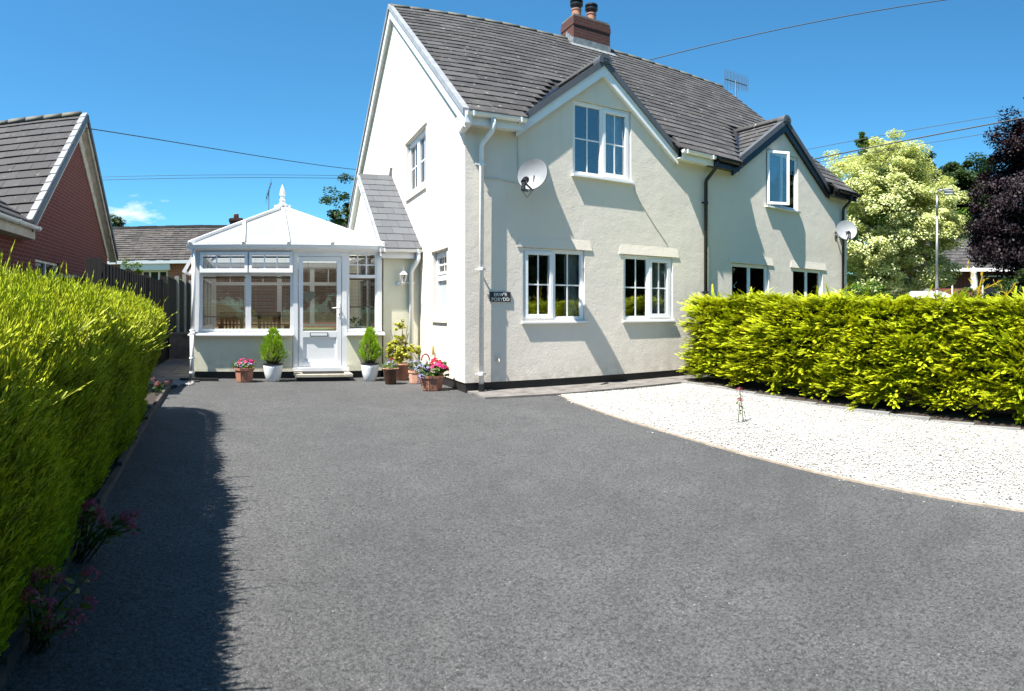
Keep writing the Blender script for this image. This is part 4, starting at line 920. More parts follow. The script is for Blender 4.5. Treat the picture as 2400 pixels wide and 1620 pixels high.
# roof: hipped both ends, bars, sheets, gutter
ZR0 = 1.215; AX, AY0, AY1, AZ = (CX0+CX1)/2-.03, 12.7, 13.4, 2.15; ex0, ex1, ey0, ey1 = CX0-.07, CX1+.02, CYF-.09, CYB+.08
A = (ex0, ey0, ZR0); B = (ex1, ey0, ZR0); Cc = (ex1, ey1, ZR0); D = (ex0, ey1, ZR0); P0 = (AX, AY0, AZ); P1 = (AX, AY1, AZ)
s = MB(); s.add([A, B, P0], [(0, 1, 2)]); s.add([B, Cc, P1, P0], [(0, 1, 2, 3)]); s.add([Cc, D, P1], [(0, 1, 2)]); s.add([D, A, P0, P1], [(0, 1, 2, 3)])
rf = s.build('roof', M['polycarb'], con)
s = MB(); up = (0, 0, 1)
for e, q in ((A, P0), (B, P0), (Cc, P1), (D, P1), (P0, P1)): s.bar(Vector(e)+Vector((0, 0, .02)), Vector(q)+Vector((0, 0, .025)), .075, .05)
def onhip(x):                                   # front face height/depth under the hip at x
    t = (x-A[0])/(P0[0]-A[0]) if x < AX else (B[0]-x)/(B[0]-P0[0]); return Vector((x, ey0+(AY0-ey0)*t, ZR0+(AZ-ZR0)*t))
for x in (-.19, .62, 1.41):
    top = P0 if abs(x-.62) < .1 else onhip(x)
    s.bar(Vector((x, ey0-.02, ZR0+.012)), Vector(top)+Vector((0, 0, .015)), .06, .045)
for yy in (11.8, 12.7, 13.4, 14.2):
    for e, sgn in ((ex0, 1), (ex1, -1)):
        t = min(1, (yy-ey0)/(AY0-ey0)) if yy < AY0 else min(1, (ey1-yy)/(ey1-AY1)); s.bar((e, yy, ZR0+.012), (e+(AX-e)*t, yy, ZR0+(AZ-ZR0)*t+.015), .06, .045)
for e, q in ((A, B), (A, D), (B, Cc)): s.bar(Vector(e)+Vector((0, 0, -.005)), Vector(q)+Vector((0, 0, -.005)), .05, .04)
s.build('roof_bar', M['upvc'], rf)
s = MB()
for x in (-.19, .62, 1.41, ex0+.02): s.tube([(x, ey0-.02, ZR0+.012), (x, ey0-.065, ZR0-.005)], .032, 8)
s.build('bar_end_cap', M['upvc'], rf)
s = MB(); s.prism([(ex0-.04, ey0-.05, 1.19), (ex0-.04, ey0-.03, 1.12), (ex0-.04, CYF+.0, 1.075), (ex0-.04, CYF+.0, 1.19)], (ex1-ex0+.06, 0, 0)); s.prism([(ex0-.05, ey0-.03, 1.19), (ex0-.03, ey0-.03, 1.12), (CX0+.0, ey0-.03, 1.075), (CX0+.0, ey0-.03, 1.19)], (0, ey1-ey0, 0)); s.build('gutter', M['upvc'], con)
s = MB(); s.lathe([(.10, AZ+.02), (.11, AZ+.07), (.07, AZ+.09), (.05, AZ+.15), (.075, AZ+.165), (.045, AZ+.18), (.035, AZ+.25), (.06, AZ+.27), (.05, AZ+.36), (.028, AZ+.43), (.0, AZ+.50)], (AX, AY0, 0), 14); s.smooth = True; s.build('finial', M['upvc'], rf)
s = MB(); s.box(AX-.17, AX+.17, AY0-.04, AY1+.05, AZ+.0, AZ+.06); s.build('roof_cap', M['upvc'], rf)
p = MB(); p.smooth = True; x, y = CX0-.01, CYF-.065; p.tube([(x+.02, y, 1.10), (x+.02, y, .3), (x-.0, y-.0, -.36)], .036, 10); p.tube([(x-.005, y-.055, -.40), (x-.005, y-.055, -1.22)], .038, 10); p.smooth = False
for z in (-.42, -.36, -.86, -1.12): p.lathe([(.045, z-.015), (.052, z-.012), (.052, z+.012), (.045, z+.015)], (x-.005, y-.045 if z < -.38 else y, 0), 12)
p.build('downpipe', M['white_gutter'], con)
# heart on the door, chain ornaments
h = MB(); pts = []
for k in range(24):
    a = 2*math.pi*k/24; pts.append((1.0+.0085*16*math.sin(a)**3, CYF+.12, .26+.0085*(13*math.cos(a)-5*math.cos(2*a)-2*math.cos(3*a)-math.cos(4*a))))
h.prism(pts, (0, .015, 0)); hb_ = h.build('heart_ornament', M['heart'], origin=(1.0, CYF+.12, .26)); tag(hb_, 'cream heart ornament hanging behind the glass of the white door', 'ornament')
h = MB(); h.tube([(1.0, CYF+.125, .34), (1.0, CYF+.125, .9)], .003, 4); h.build('hanging_string', M['heart'], hb_)

# ------------------------------------------------------------------ inside the conservatory
def blind(x0, x1, z0, z1, y, label, mat='blind'):
    t = thing('venetian_blind', label, 'blind', ((x0+x1)/2, y, z1), 'wood slat blinds in the conservatory windows'); m = MB(); z = z0+.02
    while z < z1-.03:
        m.obox(((x0+x1)/2, y+random.uniform(-.001, .001), z), ((x1-x0)/2, 0, random.uniform(-.0015, .0015)), (0, .012, .0028), (0, -.0002, .0008)); z += .026
    m.build('slat', M[mat], t); m = MB(); m.box(x0, x1, y-.02, y+.02, z1-.03, z1); m.box(x0, x1, y-.014, y+.014, z0-.004, z0+.014); m.build('rail', M[mat], t)
    m = MB()
    for k in (.12, .88): x = x0+(x1-x0)*k; m.tube([(x, y-.014, z0), (x, y-.014, z1)], .0018, 4)
    m.build('cord', M['room'], t); return t
blind(-.94, -.15, -.12, .62, CYF+.15, 'lowered slatted blind in the big corner window beside the downpipe')
blind(-.05, .665, -.10, .62, CYF+.15, 'lowered slatted blind in the big window just beside the white door')
blind(1.76, 2.23, .06, .60, CYF+.15, 'half lowered slatted blind in the narrow window beside the wall lantern')
blind(-.94, -.15, .74, 1.0, CYF+.15, 'short slatted blind behind the corner top vent above the downpipe')
blind(-.05, .665, .74, 1.0, CYF+.15, 'short slatted blind behind the top vent beside the white door')
blind(1.76, 2.23, .68, 1.02, CYF+.15, 'short slatted blind behind the six pane top light of the narrow window')
tb = thing('dining_table', 'orange oak dining table inside the conservatory seen through the big windows', 'table', (.0, 12.6, -1.02))
m = MB(); m.box(-.75, .75, 12.15, 13.05, -.30, -.265); m.build('tabletop', M['wood_chair'], tb)
for sx in (-.68, .68):
    for sy in (12.22, 12.98): m = MB(); m.box(sx-.035, sx+.035, sy-.035, sy+.035, -1.02, -.30); m.build('leg', M['wood_chair'], tb)
def chair():
    t = thing('dining_chair', 'oak slat back dining chair', 'chair', (0, 0, 0), 'oak chairs round the conservatory table'); o = ORG[t.name]
    m = MB(); m.box(-.22, .22, -.21, .21, .43, .47); m.build('seat', M['wood_chair'], t)
    m = MB(); m.box(-.22, .22, -.225, -.195, .86, 1.0); m.box(-.22, .22, -.22, -.20, .52, .57)
    for k in range(6): x = -.17+k*.068; m.box(x-.016, x+.016, -.218, -.205, .57, .86)
    m.build('backrest', M['wood_chair'], t)
    for x in (-.2, .2): m = MB(); m.box(x-.02, x+.02, -.225, -.185, 0, .43); m.box(x-.02, x+.02, -.225, -.19, .47, .98); m.build('leg', M['wood_chair'], t)
    for x in (-.2, .2): m = MB(); m.box(x-.02, x+.02, .17, .21, 0, .43); m.build('leg', M['wood_chair'], t)
    return t
ch0 = chair()
for i, (x, y, rz, lb) in enumerate(((-.42, 11.75, 0, 'oak slat back chair behind the big corner window of the conservatory'), (.28, 11.78, R(4), 'oak slat back chair behind the big window next to the white door'))):
    o = ch0 if i == 0 else copy_tree(ch0); o.location = (x, y, -1.02+EYE); o.rotation_euler = (0, 0, rz); o['label'] = lb
def vase_plant(x, y, z, label, mat, r=.13, n=260, ls=.02, petal=None):
    t = thing('vase_plant', label, 'plant', (x, y, z)); m = MB(); m.smooth = True; m.lathe([(.05, 0), (.06, .05), (.055, .14), (.05, .15)], (x, y, z), 14); m.build('vase', M['white_pot'], t)
    V, F, T, Rn = crown((x, y, z+.2), (r, r, .10), 14, n//14, .05, ls); np_mesh('leaves', V, F, M[mat], t, tip=T, rnd=Rn)
vase_plant(1.98, 11.42, -.40, 'small purple leaved plant in a vase behind the narrow window', 'purple')
tb2 = thing('side_table', 'small dark side table just inside the narrow conservatory window', 'table', (1.98, 11.42, -1.02)); m = MB(); m.box(1.78, 2.12, 11.28, 11.58, -.43, -.40); m.build('tabletop', M['wood_chair'], tb2)
for x in (1.8, 2.1): m = MB(); m.box(x-.018, x+.018, 11.30, 11.56, -1.02, -.43); m.build('leg', M['wood_chair'], tb2)
vase_plant(-.1, 12.5, -.265, 'dried flowers in a vase standing on the oak dining table', 'euonymus', .16, 200, .022)

# curtains inside the cottage windows
def curtain(x0, x1, z0, z1, y, label):
    m = MB(); n = 40; vs = []
    for i in range(n+1):
        u = i/n; yy = y+.022*math.sin(u*(x1-x0)*75+.6*math.sin(u*9)); vs += [(x0+(x1-x0)*u, yy, z0), (x0+(x1-x0)*u, yy+.01*math.sin(u*17), z1)]
    m.smooth = True; m.add(vs, [(2*i, 2*i+2, 2*i+3, 2*i+1) for i in range(n)]); tag(m.build('curtain', M['curtain'], origin=((x0+x1)/2, y, z1)), label, 'curtain', 'pale curtains in the cottage windows')
curtain(5.60, 6.10, 2.26, 3.43, YF+.18, 'pale curtain in the opening sash of the upper gable window beside the dish')
curtain(4.90, 5.15, -.13, .97, YF+.18, 'pale curtain at the edge of the ground floor window near the name plaque')
curtain(6.74, 7.04, -.13, .95, YF+.18, 'pale curtain at the edge of the ground floor window beside the yellow hedge')
curtain(11.3, 11.63, -.13, .94, YF+.18, 'pale curtain in the ground floor window below the dish on the house corner')

# ------------------------------------------------------------------ things on the cottage walls
def dish(name, label, hub, aim, dia, wall, lnb=True):
    """offset satellite dish: hub = dish centre, aim = pointing direction"""
    t = thing(name, label, 'satellite dish', hub); hub = Vector(hub); aim = Vector(aim).normalized(); x = aim.cross(Vector((0, 0, 1))).normalized(); up = x.cross(aim).normalized()
    m = MB(); m.smooth = True; n = 36; rings = 7; front = []; vs = []
    for k in range(rings+1):
        r = dia/2*k/rings
        for j in range(n): a = 2*math.pi*j/n; vs.append(hub+x*r*math.cos(a)+up*r*1.04*math.sin(a)+aim*(.085*(k/rings)**2-.05)*dia/.5)
    fs = [(i*n+j, i*n+(j+1) % n, (i+1)*n+(j+1) % n, (i+1)*n+j) for i in range(rings) for j in range(n)]
    m.add(vs, fs); m.add([v-aim*.008 for v in vs], [f[::-1] for f in fs]); m.smooth = False
    o = rings*n; m.add(vs[o:]+[v-aim*.02+ (v-hub).normalized()*.004 for v in vs[o:]], [(j, (j+1) % n, n+(j+1) % n, n+j) for j in range(n)])
    m.build('reflector', M['dish_face'], t)
    m = MB(); b = hub-up*dia*.5+aim*.01
    f = hub+aim*dia*.60-up*dia*.46
    m.tube([hub-aim*.05, b-aim*.04, f-up*.03], .017, 6); m.build('arm', M['black_plastic'], t)
    m = MB(); d = (hub-f).normalized(); m.tube([f-d*.07, f+d*.01], .04, 10); m.tube([f+d*.01, f+d*.06], .05, 10); m.tube([f-d*.05-up*.02, f-d*.05-up*.13], .034, 8); m.build('receiver', M['black_plastic'], t)
    w = Vector(wall); m = MB(); bk = hub-aim*.06; m.tube([bk, bk-aim*.06, w+Vector((0, -.12, .02)), w], .018, 8); m.obox(w+Vector((0, -.006, 0)), (.05, 0, 0), (0, .006, 0), (0, 0, .09)); m.build('bracket', M['metal'], t)
    m = MB(); c0_ = f-d*.06-up*.07; m.tube([c0_, c0_-up*.08+aim*.0, c0_.lerp(b, .5)-up*.15, b-up*.06, b.lerp(w, .5), w+Vector((.02, -.012, -.05))], .005, 6); m.build('cable', M['cable'], t)
    return t
dish('satellite_dish', 'pale grey satellite dish on the wall above the name plaque, beside the white downpipe', (4.02, 8.10, 2.03), (-.72, -.66, .20), .47, (4.10, YF, 1.95))
dish('satellite_dish', 'satellite dish fixed at the far corner of the cottage beside the black downpipe', (12.12, 8.16, 1.93), (-.66, -.62, .34), .50, (12.2, YF, 1.85))
for o, pts in ((bpy.data.objects['satellite_dish'], [(4.08, YF-.012, 1.9), (3.98, YF-.010, 2.1), (3.97, YF-.010, 2.72)]), (bpy.data.objects['satellite_dish'], [(4.06, YF-.012, 1.96), (3.6, YF-.010, 2.02), (3.42, YF-.010, 2.0)])):
    m = MB(); m.tube(pts, .006, 5); m.build('wall_cable', M['stucco'], o)
m = MB(); m.tube([(6.17, YF-.010, 2.25), (6.20, YF-.010, 2.05), (6.62, YF-.010, 1.55), (6.93, YF-.010, 1.22)], .006, 5); m.build('wall_cable', M['stucco'], cot)
# name plaque
t = thing('name_plaque', 'dark slate house name plaque with white lettering on the front wall', 'sign', (3.72, YF, .20))
m = MB(); px0_, px1_ = 3.50, 3.845; m.box(px0_, px1_, YF-.022, YF-.002, .135, .285); m.build('plate', M['slate_plaque'], t, bevel=.003)
def text(s, x, y, z, size, mat, parent, wd=None):
    cu = bpy.data.curves.new('lettering', 'FONT'); cu.body = s; cu.size = size; cu.align_x = 'CENTER'; cu.extrude = .0012; cu.offset = .0004; cu.space_character = 1.08; cu.resolution_u = 3
    tmp_o = bpy.data.objects.new('lettering', cu); C.objects.link(tmp_o); dg = bpy.context.evaluated_depsgraph_get(); me = bpy.data.meshes.new_from_object(tmp_o.evaluated_get(dg)); bpy.data.objects.remove(tmp_o)
    me.materials.clear(); me.materials.append(mat); o = bpy.data.objects.new('lettering', me); C.objects.link(o); o.parent = parent; g = ORG[parent.name]
    o.location = (x-g[0], y-g[1], z-g[2]); o.rotation_euler = (R(90), 0, 0); return o
text("ERW'R", (px0_+px1_)/2, YF-.0245, .219, .072, M['letter_white'], t); text("POBYDD", (px0_+px1_)/2, YF-.0245, .148, .072, M['letter_white'], t)
# small white tap plate low on the wall
m = MB(); m.box(3.60, 3.68, YF-.012, YF-.002, -.78, -.68); m.tube([(3.64, YF-.01, -.74), (3.64, YF-.05, -.74), (3.64, YF-.055, -.78)], .011, 8); tag(m.build('wall_vent', M['stucco'], origin=(3.64, YF, -.73)), 'small cream capped vent low on the front wall near the downpipe', 'vent')
# coach lantern
t = thing('wall_lantern', 'white coach lantern on the cream porch wall by the conservatory', 'lantern', (2.72, PYF, .6)); lx, ly = 2.74, PYF-.16
m = MB(); m.smooth = True; m.lathe([(.0, 0), (.045, .0), (.05, .012), (.03, .02)], (0, 0, 0), 14); m.v = [(2.68+x, PYF-z, .50+y) for x, y, z in m.v]; m.smooth = False
m.tube([(2.68, PYF-.01, .50), (2.68, PYF-.09, .47), (2.71, PYF-.15, .475), (lx, ly, .52)], .013, 8); m.build('bracket', M['upvc'], t)
m = MB(); m.lathe([(.035, .50), (.045, .515), (.04, .53)], (lx, ly, 0), 6)
for k in range(6): a = k*math.pi/3; m.bar((lx+.042*math.cos(a), ly+.042*math.sin(a), .53), (lx+.072*math.cos(a), ly+.072*math.sin(a), .665), .008, .008)
m.lathe([(.095, .665), (.09, .68), (.03, .745), (.012, .755), (.012, .775), (.016, .785), (.0, .83)], (lx, ly, 0), 6); m.build('cage', M['upvc'], t)
m = MB(); m.lathe([(.039, .531), (.068, .664)], (lx, ly, 0), 6); m.build('glazing', M['clear_glass'], t)
m = MB(); m.sphere((lx, ly, .6), .022); m.build('bulb', M['frosted'], t)
# TV aerials
def aerial(label, base, H, d, L, n, el, rad=.012, mat='dark_metal', vert=True):
    t = thing('tv_aerial', label, 'aerial', base); b = Vector(base); d = Vector(d).normalized(); m = MB(); m.tube([b, b+Vector((0, 0, H))], rad*1.3, 7); m.build('mast', M['metal'], t)
    m = MB(); c = b+Vector((0, 0, H-.05)); m.tube([c-d*L/2, c+d*L/2], rad, 6); m.build('boom', M[mat], t); m = MB(); side = Vector((0, 0, 1)) if vert else d.cross(Vector((0, 0, 1)))
    for k in range(n): p = c+d*(L*(k/(n-1)-.5)); e = el*(1-.3*k/n); m.tube([p-side*e, p+side*e], rad*.5, 5)
    if n > 8:
        sd_ = d.cross(Vector((0, 0, 1)))*.10
        for k in range(n): p = c+d*(L*(k/(n-1)-.5))+sd_+Vector((0, 0, .04)); m.tube([p-side*el*.8, p+side*el*.8], rad*.4, 5)
    m.build('element', M['dark_metal'], t)
aerial('grey comb shaped television aerial on a mast behind the cottage ridge', (13.62, 13.35, 5.9), 1.34, (.9, -.35, -.12), .76, 9, .30, .018)

# ------------------------------------------------------------------ doorstep, mat, gully
t = thing('doorstep', 'low buff doorstep slab in front of the white conservatory door', 'step', (1.2, 10.75, G0))
m = MB(); m.box(.72, 1.74, 10.52, 10.93, G0+.07, G0+.125); m.build('tread', M['step'], t, bevel=.008); m = MB(); m.box(.77, 1.69, 10.58, 10.92, G0-.02, G0+.07); m.build('riser', M['plinth'], t)
m = MB(); m.box(.86, 1.60, 10.60, 10.90, G0+.126, G0+.140)
for k in range(16): y = 10.61+k*.018; m.box(.87, 1.59, y, y+.010, G0+.140, G0+.146)
tag(m.build('doormat', M['mat'], origin=(1.23, 10.75, G0+.13)), 'dark ribbed rubber doormat lying on the buff doorstep', 'doormat')
m = MB(); m.box(-1.30, -.62, 10.60, 10.66, G0+.0, G0+.05); m.box(-1.30, -.95, 10.42, 10.60, G0+.0, G0+.02); tag(m.build('drain_kerb', M['plinth'], origin=(-.96, 10.6, G0)), 'black drain kerb on the tarmac at the foot of the conservatory downpipe', 'drain')
m = MB(); rr = random.Random(3)
for k in range(60): x = -1.12+rr.uniform(-.24, .10); y = 10.15+rr.uniform(-.3, .25); m.sphere((x, y, G0+.015), rr.uniform(.012, .035), 6, 4, (1, .8, .6))
o = m.build('loose_stones', M['stone'], origin=(-1.1, 10.2, G0)); o['kind'] = 'stuff'; tag(o, 'scattered grey stones at the foot of the conservatory downpipe', 'stones')

# ------------------------------------------------------------------ potted plants by the conservatory
def pot_soil(t, x, y, z, r): m = MB(); m.lathe([(0, z), (r, z), (r, z-.01), (0, z-.01)], (x, y, 0), 18); m.build('soil', M['soil'], t)
def flowers(t, name, mat, pts, size, petals=5, parent=None):
    """open blooms: rings of petals facing outwards"""
    P, Nn, S = [], [], []
    for (c, nrm, s) in pts:
        nrm = Vector(nrm).normalized(); a = nrm.orthogonal().normalized(); b = nrm.cross(a)
        for k in range(petals):
            w = 2*math.pi*k/petals; dd = a*math.cos(w)+b*math.sin(w); P.append(Vector(c)+dd*s*.55+nrm*random.uniform(-.1, .1)*s); Nn.append(nrm+dd*random.uniform(-.5, .5)); S.append(s*.62)
    V, F, T, Rn = leaf_quads(np.array(P), np.array(Nn), np.array(S), .75); np_mesh(name, V, F, mat, t, tip=T, rnd=Rn)
def rpts(n, c, rad, s, up=.8):
    out = []
    for _ in range(n):
        d = Vector((random.gauss(0, 1), random.gauss(0, 1), random.gauss(0, 1)+up)).normalized(); out.append((Vector(c)+Vector((d.x*rad[0], d.y*rad[1], d.z*rad[2]))*random.uniform(.8, 1.08), d+Vector((-.1, -.4, .3)), s*random.uniform(.75, 1.25)))
    return out
FINE = spray(9, .10, .0065, .042, 38, False, .004)
def cone_conifer(label, x, y, pr, ph, cr, ch):
    t = thing('potted_conifer', label, 'potted plant', (x, y, G0), 'lime green conifers in white pots'); m = MB(); m.smooth = True; z = G0
    m.lathe([(pr*.62, z), (pr*.68, z+.01), (pr*.88, z+ph*.45), (pr*.98, z+ph*.8), (pr, z+ph), (pr*.93, z+ph), (pr*.90, z+ph-.03), (0, z+ph-.03)], (x, y, 0), 28); m.build('pot', M['white_pot'], t)
    m = MB(); m.lathe([(pr*.97, z+ph-.012), (pr*1.03, z+ph-.010), (pr*1.03, z+ph+.012), (pr*.9, z+ph+.012)], (x, y, 0), 28); m.build('pot_liner', M['black_plastic'], t); pot_soil(t, x, y, z+ph-.02, pr*.9)
    n = 900; u = RNG.random(n)**.8; a = RNG.random(n)*6.283; prof = lambda q: cr*np.minimum(1, .55+2.6*q)*(1-q)**.62*np.where(q < .12, .8+q*1.6, 1)*1.15
    rr = prof(u)*(.62+.38*RNG.random(n)); P = np.stack([x+rr*np.cos(a), y+rr*np.sin(a), z+ph+.03+u*ch*.93], 1)
    D = np.stack([np.cos(a)*.55, np.sin(a)*.55, .75+.6*u], 1)+RNG.normal(size=(n, 3))*.26; P += (np.stack([np.cos(a), np.sin(a), 0*a], 1)*(.018*np.sin(a*3+u*9)+.012*RNG.normal(size=n))[:, None])
    V, F, T, Rn = scatter(FINE, P, D, .75+.35*RNG.random(n)-.25*u); np_mesh('foliage', V, F, M['pot_conifer'], t, tip=T, rnd=Rn)
    m = MB(); m.lathe([(cr*.45, z+ph), (cr*.62, z+ph+.12*ch), (cr*.4, z+ph+.5*ch), (.01, z+ph+.85*ch)], (x, y, 0), 12); m.build('inner_twigs', M['dead'], t)
cone_conifer('clipped lime conifer in a white pot, on the hedge side of the white door', .335, 10.62, .172, .30, .215, .60)
cone_conifer('clipped lime conifer in a white pot, between the door and the brown glazed pot', 2.04, 10.52, .158, .30, .185, .60)
def planter(t, x, y, w, h, mat, n=8, rot=.39, ribs=False):
    m = MB(); z = G0
    prof = [(.36*w, 0), (.40*w, .01), (.46*w, h*.82), (.50*w, h*.84), (.51*w, h), (.46*w, h), (.44*w, h-.03), (0, h-.03)]
    vs = []; k = len(prof); nn = n*4
    for r, q in prof:
        for j in range(nn):
            a = 2*math.pi*j/nn+rot; seg = math.pi/n; rr = r*math.cos(seg)/math.cos(((a-rot) % (2*seg))-seg); rr *= (1-(.025 if (ribs and j % 2 and .01 < q < h*.83) else 0)); vs.append((x+rr*1.04*math.cos(a), y+rr*1.04*math.sin(a), z+q))
    m.add(vs, [(i*nn+j, i*nn+(j+1) % nn, (i+1)*nn+(j+1) % nn, (i+1)*nn+j) for i in range(k-1) for j in range(nn)]); m.build('planter', mat, t); pot_soil(t, x, y, z+h-.025, .44*w)
def leaves(t, c, rad, n, ls, mat, name='leaves', cl=26, cs=.05, **kw):
    V, F, T, Rn = crown(c, rad, cl, n//cl, cs, ls, **kw); np_mesh(name, V, F, mat, t, tip=T, rnd=Rn)
# petunia planter by the door
t = thing('potted_flowers', 'octagonal terracotta planter of magenta petunias under the big conservatory window', 'potted plant', (-.165, 10.58, G0)); x, y = -.165, 10.55
planter(t, x, y, .36, .245, M['terracotta'], 8, .39, True); leaves(t, (x, y, G0+.29), (.19, .17, .07), 500, .022, M['bright_green'])
flowers(t, 'blossom', M['pink_petal'], rpts(26, (x+.03, y-.02, G0+.32), (.15, .14, .09), .030), 1, 5); flowers(t, 'blossom', M['blue_petal'], rpts(60, (x, y-.05, G0+.29), (.18, .16, .06), .011), 1, 5)
# dark glazed pot
t = thing('potted_flowers', 'dark brown glazed pot with small pale blooms and one red flower', 'potted plant', (2.28, 9.98, G0)); x, y = 2.285, 9.95
m = MB(); m.smooth = True; m.lathe([(.088, G0), (.092, G0+.01), (.115, G0+.13), (.130, G0+.235), (.138, G0+.25), (.140, G0+.268), (.128, G0+.27), (.12, G0+.24), (0, G0+.24)], (x, y, 0), 32); m.build('pot', M['glaze'], t)
m = MB(); m.lathe([(.129, G0+.262), (.1405, G0+.264), (.1405, G0+.271), (.129, G0+.271)], (x, y, 0), 32); m.build('rim', M['pale_terracotta'], t); pot_soil(t, x, y, G0+.25, .12)
leaves(t, (x, y, G0+.30), (.15, .13, .06), 420, .018, M['bright_green']); flowers(t, 'blossom', M['blue_petal'], rpts(44, (x, y, G0+.32), (.15, .12, .07), .009), 1, 5); flowers(t, 'blossom', M['red_petal'], rpts(3, (x+.03, y, G0+.41), (.03, .02, .02), .03), 1, 6)
# variegated euonymus
t = thing('potted_shrub', 'tall yellow variegated shrub in a terracotta pot standing against the porch wall', 'potted plant', (2.60, 10.55, G0)); x, y = 2.60, 10.50
m = MB(); m.smooth = True; m.lathe([(.11, G0), (.125, G0+.02), (.15, G0+.26), (.165, G0+.265), (.165, G0+.30), (.14, G0+.30), (0, G0+.28)], (x, y, 0), 28); m.build('pot', M['terracotta'], t)
m = MB(); m.smooth = True
for k in range(7): a = k*2.3; m.tube([(x, y, G0+.28), (x+.10*math.cos(a), y+.07*math.sin(a), G0+.55), (x+.19*math.cos(a)*(1 if k else .1), y+.12*math.sin(a), G0+.62+.07*k)], .007, 5)
m.build('stem', M['bark'], t)
leaves(t, (x-.02, y, G0+.52), (.25, .18, .25), 1900, .027, M['euonymus'], cl=54, cs=.065, shell=.3); leaves(t, (x-.03, y, G0+.86), (.11, .09, .20), 420, .024, M['euonymus'], 'top_leaves', 14, .04); leaves(t, (x+.02, y, G0+1.04), (.03, .03, .12), 60, .022, M['euonymus'], 'leader_leaves', 6, .02); leaves(t, (x+.30, y, G0+.55), (.10, .08, .07), 120, .026, M['euonymus'], 'side_leaves', 8, .04)
# small pale pot
t = thing('potted_flowers', 'small pale terracotta pot half hidden under trailing blue lobelia', 'potted plant', (2.74, 9.98, G0)); x, y = 2.72, 9.95
planter(t, x, y, .25, .22, M['pale_terracotta'], 8, 0); leaves(t, (x, y, G0+.30), (.16, .14, .08), 420, .018, M['mid_green']); flowers(t, 'blossom', M['blue_petal'], rpts(70, (x, y-.02, G0+.31), (.17, .15, .09), .008), 1, 5)
# big planter near the corner
t = thing('potted_flowers', 'big octagonal brown planter of red flowers and trailing lobelia near the house corner', 'potted plant', (2.74, 9.06, G0)); x, y = 2.735, 9.03
planter(t, x, y, .38, .235, M['planter'], 8, .2, True); leaves(t, (x-.02, y, G0+.30), (.24, .18, .11), 800, .022, M['mid_green'], cl=34); leaves(t, (x+.13, y, G0+.33), (.13, .13, .12), 260, .03, M['mid_green'], 'large_leaves', 12)
flowers(t, 'blossom', M['pink_petal'], rpts(26, (x+.10, y-.06, G0+.33), (.13, .10, .10), .036), 1, 6); flowers(t, 'blossom', M['red_petal'], rpts(12, (x+.08, y, G0+.43), (.10, .07, .06), .034), 1, 6)
flowers(t, 'blossom', M['blue_petal'], rpts(110, (x-.17, y-.05, G0+.30), (.15, .14, .12), .008)+rpts(50, (x-.20, y-.12, G0+.18), (.07, .05, .10), .008), 1, 5)
m = MB(); m.smooth = True; m.tube([(2.78+.065*math.cos(a), 9.55, G0+.44+.085*math.sin(a)) for a in np.linspace(-.2, math.pi+.2, 14)], .012, 8); m.tube([(2.845, 9.55, G0+.43), (2.845, 9.56, G0)], .006, 6); m.tube([(2.715, 9.55, G0+.43), (2.715, 9.56, G0)], .006, 6)
tag(m.build('plant_hoop', M['red_plastic'], origin=(2.78, 9.55, G0)), 'small maroon arched plant hoop behind the blue lobelia', 'garden ornament')
m = MB(); m.smooth = True; m.sphere((2.93, 9.62, G0+.58), .085, 10, 8, (.32, .15, 1)); m.sphere((2.965, 9.62, G0+.50), .05, 8, 6, (.32, .15, 1)); m.tube([(2.94, 9.62, G0+.50), (2.94, 9.62, G0)], .006, 6)
tag(m.build('garden_stake', M['gold_wicker'], origin=(2.93, 9.62, G0)), 'golden leaf shaped garden stake against the white gable wall', 'garden ornament')

# ------------------------------------------------------------------ valerian and weeds
def valerian(label, x, y, stems, h, lean, rad):
    z = gz(y); t = thing('valerian_plant', label, 'plant', (x, y, z)); ends = []
    m = MB(); m.smooth = True
    for k in range(stems):
        a = random.uniform(0, 6.28); e = Vector((x+lean[0]*random.uniform(.5, 1.2)+rad*math.cos(a), y+lean[1]*random.uniform(.5, 1.2)+rad*math.sin(a), z+h*random.uniform(.6, 1.05))); ends.append(e)
        b = Vector((x+random.uniform(-.05, .05), y+random.uniform(-.05, .05), z)); m.tube([b, b.lerp(e, .5)+Vector((0, 0, .12*h)), e], .0045, 5)
    m.build('stem', M['mid_green'], t)
    P = []
    for e in ends:
        for k in range(9): f = random.uniform(.1, .9); P.append(Vector((x, y, z)).lerp(e, f)+Vector((random.gauss(0, .03), random.gauss(0, .03), .04)))
    P = np.array(P); V, F, T, Rn = leaf_quads(P, unit(len(P))+np.array([0, 0, .8]), .034*RNG.uniform(.6, 1.2, len(P)), .38); np_mesh('leaves', V, F, M['mid_green'], t, tip=T, rnd=Rn)
    bl = []
    for e in ends: bl += rpts(34, e, (.038, .038, .03), .0065, .5)
    flowers(t, 'blossom', M['valerian_petal'], bl, 1, 4)
valerian('pink valerian leaning from the hedge foot over the shaded tarmac, larger clump', -.92, 3.15, 13, .34, (.16, -.02), .14)
valerian('deep pink valerian clump lowest at the foot of the green hedge', -.86, 2.32, 12, .30, (.12, -.02), .15)
valerian('small pink valerian tuft beyond the end of the green hedge', -1.36, 8.5, 5, .30, (.04, 0), .10)
t = valerian('single pink valerian seedling growing out of the white gravel', 5.05, 4.84, 2, .42, (-.05, .02), .02)

